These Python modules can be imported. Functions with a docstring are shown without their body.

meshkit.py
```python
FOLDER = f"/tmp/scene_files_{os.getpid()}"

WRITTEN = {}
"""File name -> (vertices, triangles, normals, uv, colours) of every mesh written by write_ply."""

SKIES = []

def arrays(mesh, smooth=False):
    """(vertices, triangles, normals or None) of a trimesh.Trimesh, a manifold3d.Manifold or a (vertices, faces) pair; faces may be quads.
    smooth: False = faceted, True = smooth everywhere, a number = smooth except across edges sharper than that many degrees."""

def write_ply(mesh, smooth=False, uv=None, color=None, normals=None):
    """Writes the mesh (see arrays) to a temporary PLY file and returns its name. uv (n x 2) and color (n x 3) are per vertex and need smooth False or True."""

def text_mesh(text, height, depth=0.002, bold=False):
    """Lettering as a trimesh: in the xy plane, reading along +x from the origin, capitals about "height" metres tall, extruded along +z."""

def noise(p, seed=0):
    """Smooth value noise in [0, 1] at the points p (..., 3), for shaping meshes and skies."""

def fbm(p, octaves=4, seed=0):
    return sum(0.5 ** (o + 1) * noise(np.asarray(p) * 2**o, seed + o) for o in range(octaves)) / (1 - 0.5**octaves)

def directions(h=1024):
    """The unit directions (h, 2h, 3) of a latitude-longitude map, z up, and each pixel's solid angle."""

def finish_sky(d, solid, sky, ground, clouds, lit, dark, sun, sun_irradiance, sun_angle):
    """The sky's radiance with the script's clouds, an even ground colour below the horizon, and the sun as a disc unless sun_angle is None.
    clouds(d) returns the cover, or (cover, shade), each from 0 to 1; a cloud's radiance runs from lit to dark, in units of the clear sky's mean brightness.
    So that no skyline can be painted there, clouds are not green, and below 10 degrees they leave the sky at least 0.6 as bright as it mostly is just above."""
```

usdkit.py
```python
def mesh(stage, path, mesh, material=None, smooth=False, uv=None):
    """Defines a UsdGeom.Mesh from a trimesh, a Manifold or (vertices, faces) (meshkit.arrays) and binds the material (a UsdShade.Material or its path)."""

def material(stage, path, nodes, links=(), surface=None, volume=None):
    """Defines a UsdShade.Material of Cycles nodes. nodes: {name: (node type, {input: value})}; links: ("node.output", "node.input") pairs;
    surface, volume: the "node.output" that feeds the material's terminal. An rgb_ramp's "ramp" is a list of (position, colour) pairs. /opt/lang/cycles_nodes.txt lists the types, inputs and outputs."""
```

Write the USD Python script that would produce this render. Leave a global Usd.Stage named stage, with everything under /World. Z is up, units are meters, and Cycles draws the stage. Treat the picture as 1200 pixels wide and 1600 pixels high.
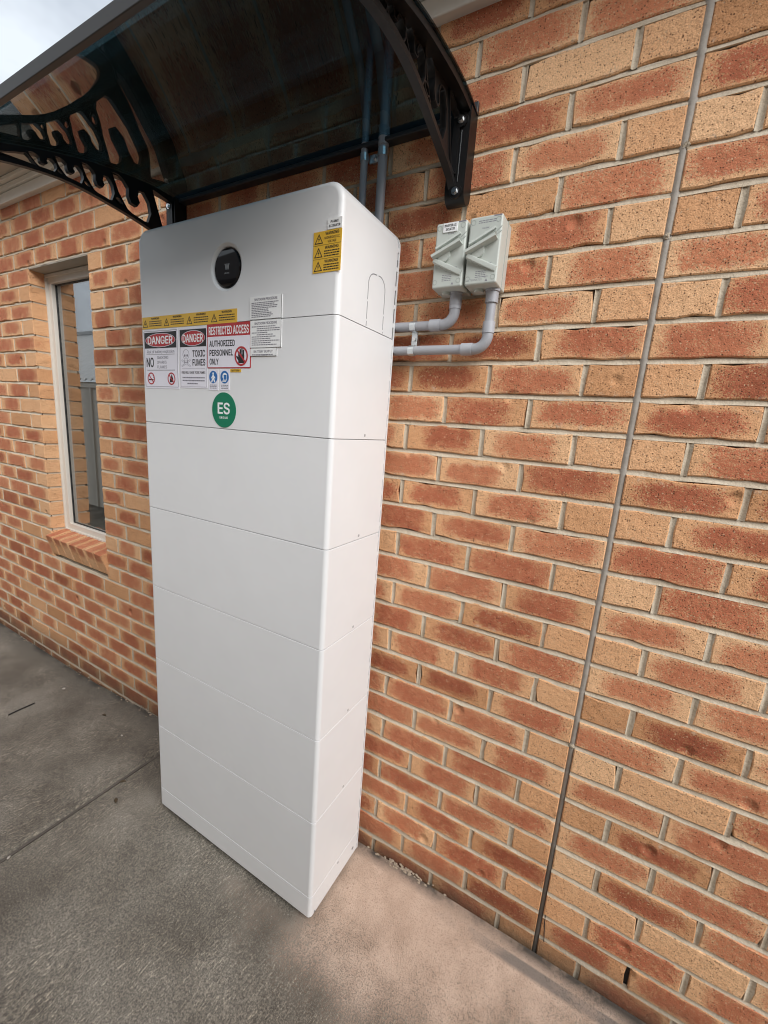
import math, random
import numpy as np, trimesh, manifold3d as m3
import shapely.geometry as sg
from shapely import affinity, union_all
import usdkit, meshkit
from pxr import Usd, UsdGeom, UsdLux, UsdShade, Gf, Sdf, Vt

stage = Usd.Stage.CreateInMemory()
UsdGeom.SetStageUpAxis(stage, UsdGeom.Tokens.z)
UsdGeom.SetStageMetersPerUnit(stage, 1.0)
world = UsdGeom.Xform.Define(stage, '/World')
UsdGeom.Scope.Define(stage, '/World/Looks')
RNG = np.random.default_rng(7)

# ------------------------------------------------------------------ camera, sky, sun, exposure
F_PX, CX, CY, CZ, YAW, PITCH, ROLL = 647.22, -.0206, -1.1709, 1.5684, -.4966, -.1996, .0731
fwd = np.array([math.sin(YAW)*math.cos(PITCH), math.cos(YAW)*math.cos(PITCH), math.sin(PITCH)])
rgt = np.array([math.cos(YAW), -math.sin(YAW), 0.]); up0 = np.cross(rgt, fwd)
right = rgt*math.cos(ROLL) + up0*math.sin(ROLL); upv = np.cross(right, fwd)
cam = UsdGeom.Camera.Define(stage, '/World/camera')
cam.CreateHorizontalApertureAttr(36.0); cam.CreateVerticalApertureAttr(48.0)
cam.CreateFocalLengthAttr(36.0*F_PX/1200.0)
cam.CreateClippingRangeAttr(Gf.Vec2f(.02, 2000))
M = np.eye(4); M[0, :3] = right; M[1, :3] = upv; M[2, :3] = -fwd; M[3, :3] = (CX, CY, CZ)
cam.AddTransformOp().Set(Gf.Matrix4d(*M.ravel().tolist()))
cam.CreateExposureAttr(0.0)
EXPOSURE = 2.2
cam.GetExposureAttr().Set(EXPOSURE)

SUN = np.array([1.0, -.6, .95]); SUN /= np.linalg.norm(SUN)      # towards the sun, behind cloud
elev, rot = math.asin(SUN[2]), math.atan2(SUN[0], SUN[1])
usdkit.material(stage, '/World/Looks/sky', {
    'sky': ('sky_texture', {'sky_type': 'single_scattering', 'sun_disc': False, 'sun_elevation': elev, 'sun_rotation': rot}),
    'co': ('texture_coordinate', {}),
    'map': ('mapping', {'location': (0.0, 0.0, 0.0), 'scale': (1., 1., 1.6)}),
    'n': ('noise_texture', {'scale': 2.2, 'detail': 6, 'roughness': .55}),
    'n2': ('noise_texture', {'scale': 2.6, 'detail': 5, 'roughness': .6}),
    'r': ('rgb_ramp', {'ramp': [(.28, (.93, .93, .93)), (.5, (.985, .985, .985))]}),
    'cr': ('rgb_ramp', {'ramp': [(.38, (1.38, 1.5, 1.64)), (.62, (2.05, 2.22, 2.4))]}),
    'mix': ('mix', {}),
    'bg': ('background_shader', {'strength': .095})},
    [('co.generated', 'map.vector'), ('map.vector', 'n.vector'), ('map.vector', 'n2.vector'), ('n.fac', 'r.fac'), ('n2.fac', 'cr.fac'),
     ('r.color', 'mix.fac'), ('sky.color', 'mix.color1'), ('cr.color', 'mix.color2'), ('mix.color', 'bg.color')], surface='bg.background')
dome = UsdLux.DomeLight.Define(stage, '/World/sky')
UsdShade.MaterialBindingAPI.Apply(dome.GetPrim()).Bind(UsdShade.Material.Get(stage, '/World/Looks/sky'))
dome.GetPrim().SetCustomDataByKey('kind', 'structure')
sun = UsdLux.DistantLight.Define(stage, '/World/sun')
sun.CreateNormalizeAttr(True) if hasattr(sun, 'CreateNormalizeAttr') else None
sun.GetPrim().CreateAttribute('inputs:normalize', Sdf.ValueTypeNames.Bool).Set(True)
sun.CreateIntensityAttr(.25); sun.CreateAngleAttr(50.0); sun.CreateColorAttr(Gf.Vec3f(1.0, .995, .985))
zx = SUN; xx = np.cross([0, 0, 1], zx); xx /= np.linalg.norm(xx); yx = np.cross(zx, xx)
S = np.eye(4); S[0, :3] = xx; S[1, :3] = yx; S[2, :3] = zx
sun.AddTransformOp().Set(Gf.Matrix4d(*S.ravel().tolist()))

# ------------------------------------------------------------------ helpers
def uniq(path):
    if not stage.GetPrimAtPath(path): return path
    i = 1
    while stage.GetPrimAtPath(f'{path}_{i:03d}'): i += 1
    return f'{path}_{i:03d}'
def tag(p, label=None, cat=None, group=None, kind=None):
    p = p.GetPrim() if hasattr(p, 'GetPrim') else p
    for k, v in (('label', label), ('category', cat), ('group', group), ('kind', kind)):
        if v: p.SetCustomDataByKey(k, v)
    return p
def thing(name, label, cat, loc=(0, 0, 0), group=None, kind=None, rotz=0):
    x = UsdGeom.Xform.Define(stage, uniq('/World/' + name))
    x.AddTranslateOp().Set(Gf.Vec3d(*map(float, loc)))
    if rotz: x.AddRotateZOp().Set(float(rotz))
    tag(x, label, cat, group, kind)
    return x.GetPrim()
def obj(name, mesh, mat, parent=None, smooth=False, label=None, kind=None, off=None):
    base = (str(parent.GetPath()) if parent is not None else '/World') + '/' + name
    if off is not None:
        mesh = mesh.copy(); mesh.apply_translation(-np.asarray(off, float))
    m = usdkit.mesh(stage, uniq(base), mesh, '/World/Looks/' + mat, smooth=smooth)
    tag(m, label, kind=kind)
    return m.GetPrim()
def tm(man):
    a = man.to_mesh(); return trimesh.Trimesh(a.vert_properties[:, :3], a.tri_verts, process=False)
def cat_(l): return trimesh.util.concatenate([x for x in l if x is not None])
def box(x0, x1, y0, y1, z0, z1):
    b = trimesh.creation.box((x1-x0, y1-y0, z1-z0)); b.apply_translation(((x0+x1)/2, (y0+y1)/2, (z0+z1)/2)); return b
def bbox(x0, x1, y0, y1, z0, z1, r=.002, n=3):
    """box with rounded edges"""
    pts = []
    s = m3.Manifold.sphere(r, 4*n)
    hull = [s.translate((x, y, z)) for x in (x0+r, x1-r) for y in (y0+r, y1-r) for z in (z0+r, z1-r)]
    return tm(m3.Manifold.batch_hull(hull))
def cyl(p, q, r, n=20, r2=None):
    p, q = np.asarray(p, float), np.asarray(q, float); d = q-p; L = np.linalg.norm(d)
    c = tm(m3.Manifold.cylinder(L, r, r if r2 is None else r2, n))
    c.apply_transform(trimesh.geometry.align_vectors([0, 0, 1], d/L)); c.apply_translation(p); return c
def tube(path, r, n=16):
    path = np.asarray(path, float); k = len(path)
    V = []; T = np.gradient(path, axis=0); T /= np.linalg.norm(T, axis=1)[:, None]
    a = np.cross(T[0], [0.31, .2, .93]); a /= np.linalg.norm(a)
    for i in range(k):
        a = a - T[i]*(a@T[i]); a /= np.linalg.norm(a); b = np.cross(T[i], a)
        t = np.arange(n)/n*2*np.pi
        V.append(path[i] + r*(np.cos(t)[:, None]*a + np.sin(t)[:, None]*b))
    V = np.vstack(V + [path[:1], path[-1:]]); Fs = []
    for i in range(k-1):
        for j in range(n):
            p, q = i*n+j, i*n+(j+1) % n
            Fs += [(p, q, q+n), (p, q+n, p+n)]
    for j in range(n):
        Fs += [(k*n, (j+1) % n, j), (k*n+1, (k-1)*n+j, (k-1)*n+(j+1) % n)]
    return trimesh.Trimesh(V, Fs, process=False)
def extr(poly, depth):
    L = [trimesh.creation.extrude_polygon(g, depth, engine='earcut') for g in getattr(poly, 'geoms', [poly]) if g.area > 1e-9]
    return cat_(L)
def front(mesh, y):
    """xy-plane artwork extruded along +z -> stands on a face that looks towards -y at depth y (proud of it)"""
    v = mesh.vertices.copy(); mesh = mesh.copy()
    mesh.vertices = np.stack([v[:, 0], y - v[:, 2], v[:, 1]], 1); return mesh
def prim_fn(name, prm, args): return None

# ------------------------------------------------------------------ materials
def mat(name, nodes, links, surface='p.BSDF'):
    return usdkit.material(stage, '/World/Looks/' + name, nodes, links, surface=surface)
def plain(name, col, rough=.5, metal=0., spec=.5, bump=0., bscale=200., vary=0., coat=0.):
    nodes = {'p': ('principled_bsdf', {'base_color': col, 'roughness': rough, 'metallic': metal, 'specular_ior_level': spec, 'coat_weight': coat})}
    links = []
    if bump or vary:
        nodes['g'] = ('geometry', {})
    if bump:
        nodes['n'] = ('noise_texture', {'scale': bscale, 'detail': 3})
        nodes['b'] = ('bump', {'strength': 1.0, 'distance': bump})
        links += [('g.position', 'n.vector'), ('n.fac', 'b.height'), ('b.normal', 'p.normal')]
    if vary:
        nodes['v'] = ('noise_texture', {'scale': 6, 'detail': 5, 'roughness': .65})
        c = np.array(col)
        nodes['r'] = ('rgb_ramp', {'ramp': [(.3, tuple(c*(1-vary))), (.7, tuple(np.minimum(c*(1+vary*.6), .95)))]})
        links += [('g.position', 'v.vector'), ('v.fac', 'r.fac'), ('r.color', 'p.base_color')]
    return mat(name, nodes, links)

plain('white_coat', (.71, .71, .712), .36, bump=.00015, bscale=700, vary=.025)
plain('white_edge', (.70, .70, .70), .5)
plain('dark_gap', (.015, .015, .017), .7)
plain('black_plastic', (.006, .0055, .0055), .42, spec=.35, bump=.0002, bscale=350)
plain('black_alu', (.02, .021, .023), .4)
plain('rail_alu', (.035, .033, .032), .42)
plain('display_glass', (.003, .003, .004), .02)
plain('logo_lit', (.30, .31, .32), .4)
plain('print_grey_light', (.36, .36, .36), .5)
plain('logo_grey', (.22, .22, .23), .4)
plain('conduit_grey', (.34, .345, .37), .45, vary=.05)
plain('conduit_grey_light', (.40, .41, .44), .42)
plain('isolator_grey', (.50, .53, .49), .42, vary=.02)
plain('isolator_dark', (.30, .33, .30), .45)
plain('zinc', (.62, .66, .68), .32, metal=.9, bump=.0006, bscale=120)
plain('steel', (.7, .7, .7), .25, metal=1.)
plain('sticker_white', (.74, .72, .78), .5)
plain('label_white', (.80, .80, .79), .45)
plain('sticker_yellow', (.70, .42, .04), .42)
plain('print_black', (.015, .014, .014), .5)
plain('print_grey', (.22, .21, .24), .5)
plain('print_red', (.42, .03, .035), .45)
plain('print_blue', (.02, .13, .38), .45)
plain('print_green', (.0, .17, .085), .45)
plain('print_white', (.8, .8, .8), .5)
plain('cream_paint', (.76, .72, .64), .5, bump=.0006, bscale=40, vary=.06)
plain('soffit_paint', (.5, .46, .39), .6, vary=.05)
plain('window_alu', (.66, .61, .54), .38, vary=.03)
plain('seal_black', (.02, .02, .02), .5)
plain('lintel_paint', (.42, .37, .30), .55, vary=.08)
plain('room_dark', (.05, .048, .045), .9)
plain('fence_steel', (.56, .51, .43), .5, vary=.05)
plain('neighbour_brick', (.30, .22, .16), .9, vary=.2)
plain('roof_tile', (.07, .055, .05), .8, vary=.2)
plain('roof_steel', (.46, .46, .45), .45, vary=.04)
plain('leaf_dry', (.06, .04, .02), .7)
plain('stick_dark', (.015, .013, .012), .7)
plain('stone_chip', (.42, .38, .33), .8, vary=.1)
plain('mortar_crumb', (.34, .27, .20), .9, vary=.3)
plain('soil', (.1, .085, .07), .9, vary=.3)

def node_math(t, a=None, b=None, c=None, clamp=False):
    d = {'math_type': t, 'use_clamp': clamp}
    for k, v in (('value1', a), ('value2', b), ('value3', c)):
        if v is not None: d[k] = v
    return ('math', d)

# clay brick: tan body, red flashed heart (its size comes with each brick), dark and pale specks, dents
mat('brick', {
    'g': ('geometry', {}),
    'a': ('attribute', {'attribute': 'bco'}), 'sa': ('separate_xyz', {}),
    'q': ('attribute', {'attribute': 'bpr'}), 'sq': ('separate_xyz', {}),
    'dx': node_math('divide'), 'dz': node_math('divide'), 'ax': node_math('absolute'), 'az': node_math('absolute'),
    'px': node_math('power', b=4.2), 'pz': node_math('power', b=3.6), 'd': node_math('add'),
    'n1': ('noise_texture', {'scale': 26, 'detail': 4, 'roughness': .6}),
    'n2': ('noise_texture', {'scale': 330, 'detail': 2, 'roughness': .7}),
    'n1m': node_math('multiply_add', b=2.2, c=-.30), 'n2m': node_math('multiply_add', b=5.2, c=-2.6),
    's1': node_math('subtract'), 's2': node_math('add'),
    'mask': ('map_range', {'from_min': .04, 'from_max': .42, 'to_min': 0., 'to_max': .93, 'clamp': True}),
    'gate': node_math('greater_than', b=.001), 'maskg': node_math('multiply'),
    'n3': ('noise_texture', {'scale': 9, 'detail': 5, 'roughness': .6}),
    'tone': node_math('multiply_add', b=.5),
    'tan': ('rgb_ramp', {'ramp': [(.2, (.50, .248, .115)), (.5, (.67, .360, .183)), (.8, (.76, .46, .255))]}),
    'red': ('rgb_ramp', {'ramp': [(.2, (.25, .060, .030)), (.5, (.41, .116, .060)), (.8, (.52, .185, .092))]}),
    'mx': ('mix', {}),
    'grain': ('rgb_ramp', {'ramp': [(.3, (.56, .52, .48)), (.48, (1., 1., 1.)), (.68, (1.25, 1.25, 1.25))]}),
    'gm': ('mix', {'mix_type': 'multiply', 'fac': .8}),
    'v1': ('voronoi_texture', {'scale': 210, 'randomness': 1.}),
    'v1s': ('separate_color', {}),
    'v1r': node_math('multiply_add', b=.48, c=-.12),
    'v1t': node_math('less_than'),
    'dk': ('mix', {'color2': (.085, .036, .018)}), 'dkf': node_math('multiply', b=.84),
    'v2': ('voronoi_texture', {'scale': 170, 'randomness': 1.}), 'v2s': ('separate_color', {}),
    'v2r': node_math('multiply_add', b=.55, c=-.22), 'v2t': node_math('less_than'),
    'lt': ('mix', {'color2': (.62, .42, .26)}), 'ltf': node_math('multiply', b=.7),
    'v3': ('voronoi_texture', {'scale': 7.5, 'randomness': 1.}), 'v3s': ('separate_color', {}),
    'v3g': node_math('greater_than', b=.50),
    'v3m': ('map_range', {'range_type': 'smoothstep', 'from_min': .03, 'from_max': .17, 'to_min': 1., 'to_max': 0., 'clamp': True}),
    'v3x': node_math('multiply'),
    'h1': node_math('multiply', b=-.008), 'h2': node_math('multiply_add', b=-.0016), 'h3': node_math('multiply_add', b=.0016),
    'n4': ('noise_texture', {'scale': 55, 'detail': 3}), 'h4': node_math('multiply_add', b=.0036),
    'b': ('bump', {'strength': 1., 'distance': 1.}),
    'sm1': ('map_range', {'from_min': .56, 'from_max': .70, 'to_min': 0., 'to_max': .75, 'clamp': True}), 'sm2': ('map_range', {'from_min': .62, 'from_max': .98, 'to_min': 0., 'to_max': 1., 'clamp': True}), 'smx': node_math('multiply'), 'smm': ('mix', {'color2': (.60, .50, .385)}), 'n5': ('noise_texture', {'scale': 34, 'detail': 6, 'roughness': .75}),
    'sp': ('separate_xyz', {}), 'dz0': ('map_range', {'from_min': -.02, 'from_max': .12, 'to_min': 1.25, 'to_max': 0., 'clamp': True}),
    'dn': node_math('multiply', clamp=True), 'dirt': ('mix', {'color2': (.10, .075, .05)}),
    'p': ('principled_bsdf', {'roughness': .85, 'specular_ior_level': .25})},
    [('a.vector', 'sa.vector'), ('q.vector', 'sq.vector'),
     ('sa.x', 'dx.value1'), ('sq.x', 'dx.value2'), ('sa.y', 'dz.value1'), ('sq.y', 'dz.value2'),
     ('dx.value', 'ax.value1'), ('dz.value', 'az.value1'), ('ax.value', 'px.value1'), ('az.value', 'pz.value1'),
     ('px.value', 'd.value1'), ('pz.value', 'd.value2'),
     ('g.position', 'n1.vector'), ('g.position', 'n2.vector'), ('g.position', 'n3.vector'), ('g.position', 'v1.vector'), ('g.position', 'v2.vector'), ('g.position', 'v3.vector'), ('g.position', 'n4.vector'),
     ('n1.fac', 'n1m.value1'), ('n2.fac', 'n2m.value1'),
     ('n1m.value', 's1.value1'), ('d.value', 's1.value2'), ('s1.value', 's2.value1'), ('n2m.value', 's2.value2'),
     ('s2.value', 'mask.value'), ('sq.x', 'gate.value1'), ('mask.result', 'maskg.value1'), ('gate.value', 'maskg.value2'),
     ('n3.fac', 'tone.value1'), ('sq.z', 'tone.value3'), ('tone.value', 'tan.fac'), ('tone.value', 'red.fac'),
     ('maskg.value', 'mx.fac'), ('tan.color', 'mx.color1'), ('red.color', 'mx.color2'),
     ('n2.fac', 'grain.fac'), ('mx.color', 'gm.color1'), ('grain.color', 'gm.color2'),
     ('v1.color', 'v1s.color'), ('v1s.r', 'v1r.value1'), ('v1.distance', 'v1t.value1'), ('v1r.value', 'v1t.value2'), ('v1t.value', 'dkf.value1'),
     ('gm.color', 'dk.color1'), ('dkf.value', 'dk.fac'),
     ('v2.color', 'v2s.color'), ('v2s.r', 'v2r.value1'), ('v2.distance', 'v2t.value1'), ('v2r.value', 'v2t.value2'), ('v2t.value', 'ltf.value1'),
     ('dk.color', 'lt.color1'), ('ltf.value', 'lt.fac'),
     ('v3.color', 'v3s.color'), ('v3s.r', 'v3g.value1'), ('v3.distance', 'v3m.value'), ('v3m.result', 'v3x.value1'), ('v3g.value', 'v3x.value2'),
     ('v3x.value', 'h1.value1'), ('v1t.value', 'h2.value1'), ('h1.value', 'h2.value3'), ('n2.fac', 'h3.value1'), ('h2.value', 'h3.value3'),
     ('n4.fac', 'h4.value1'), ('h3.value', 'h4.value3'), ('h4.value', 'b.height'), ('b.normal', 'p.normal'),
     ('g.position', 'sp.vector'), ('sp.z', 'dz0.value'), ('dz0.result', 'dn.value1'), ('n3.fac', 'dn.value2'), ('dn.value', 'dirt.fac'), ('g.position', 'n5.vector'), ('n5.fac', 'sm1.value'), ('az.value', 'sm2.value'), ('sm1.result', 'smx.value1'), ('sm2.result', 'smx.value2'), ('smx.value', 'smm.fac'), ('lt.color', 'smm.color1'), ('smm.color', 'dirt.color1'),
     ('dirt.color', 'p.base_color')])
mat('mortar', {
    'g': ('geometry', {}),
    'n': ('noise_texture', {'scale': 14, 'detail': 5, 'roughness': .65}),
    'n2': ('noise_texture', {'scale': 420, 'detail': 2}),
    'r': ('rgb_ramp', {'ramp': [(.3, (.47, .385, .285)), (.7, (.65, .56, .44))]}),
    'gr': ('rgb_ramp', {'ramp': [(.3, (.75, .74, .72)), (.6, (1, 1, 1))]}), 'm': ('mix', {'mix_type': 'multiply', 'fac': .7}),
    'sp': ('separate_xyz', {}), 'lo': ('map_range', {'from_min': .0, 'from_max': .2, 'to_min': .75, 'to_max': 0., 'clamp': True}), 'ln': node_math('multiply'),
    'dirt': ('mix', {'color2': (.13, .105, .08)}),
    'n3': ('noise_texture', {'scale': 130, 'detail': 3}),
    'b': ('bump', {'strength': 1., 'distance': .0025}),
    'p': ('principled_bsdf', {'roughness': .92, 'specular_ior_level': .2})},
    [('g.position', 'n.vector'), ('g.position', 'n2.vector'), ('g.position', 'n3.vector'), ('n.fac', 'r.fac'), ('n2.fac', 'gr.fac'), ('r.color', 'm.color1'), ('gr.color', 'm.color2'),
     ('g.position', 'sp.vector'), ('sp.z', 'lo.value'), ('lo.result', 'ln.value1'), ('n.fac', 'ln.value2'), ('m.color', 'dirt.color1'), ('ln.value', 'dirt.fac'), ('dirt.color', 'p.base_color'),
     ('n3.fac', 'b.height'), ('b.normal', 'p.normal')])
mat('sealant', {
    'g': ('geometry', {}), 'n': ('noise_texture', {'scale': 22, 'detail': 5, 'roughness': .7}),
    'r': ('rgb_ramp', {'ramp': [(.3, (.27, .235, .20)), (.6, (.37, .33, .285)), (.8, (.48, .43, .375))]}),
    'sp': ('separate_xyz', {}), 'lo': ('map_range', {'from_min': .25, 'from_max': .75, 'to_min': .35, 'to_max': 1., 'clamp': True}),
    'm': ('mix', {'mix_type': 'multiply', 'fac': 1.}),
    'b': ('bump', {'strength': 1., 'distance': .003}), 'p': ('principled_bsdf', {'roughness': .7})},
    [('g.position', 'n.vector'), ('n.fac', 'r.fac'), ('g.position', 'sp.vector'), ('sp.z', 'lo.value'), ('r.color', 'm.color1'), ('lo.result', 'm.color2'), ('m.color', 'p.base_color'), ('n.fac', 'b.height'), ('b.normal', 'p.normal')])

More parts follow.
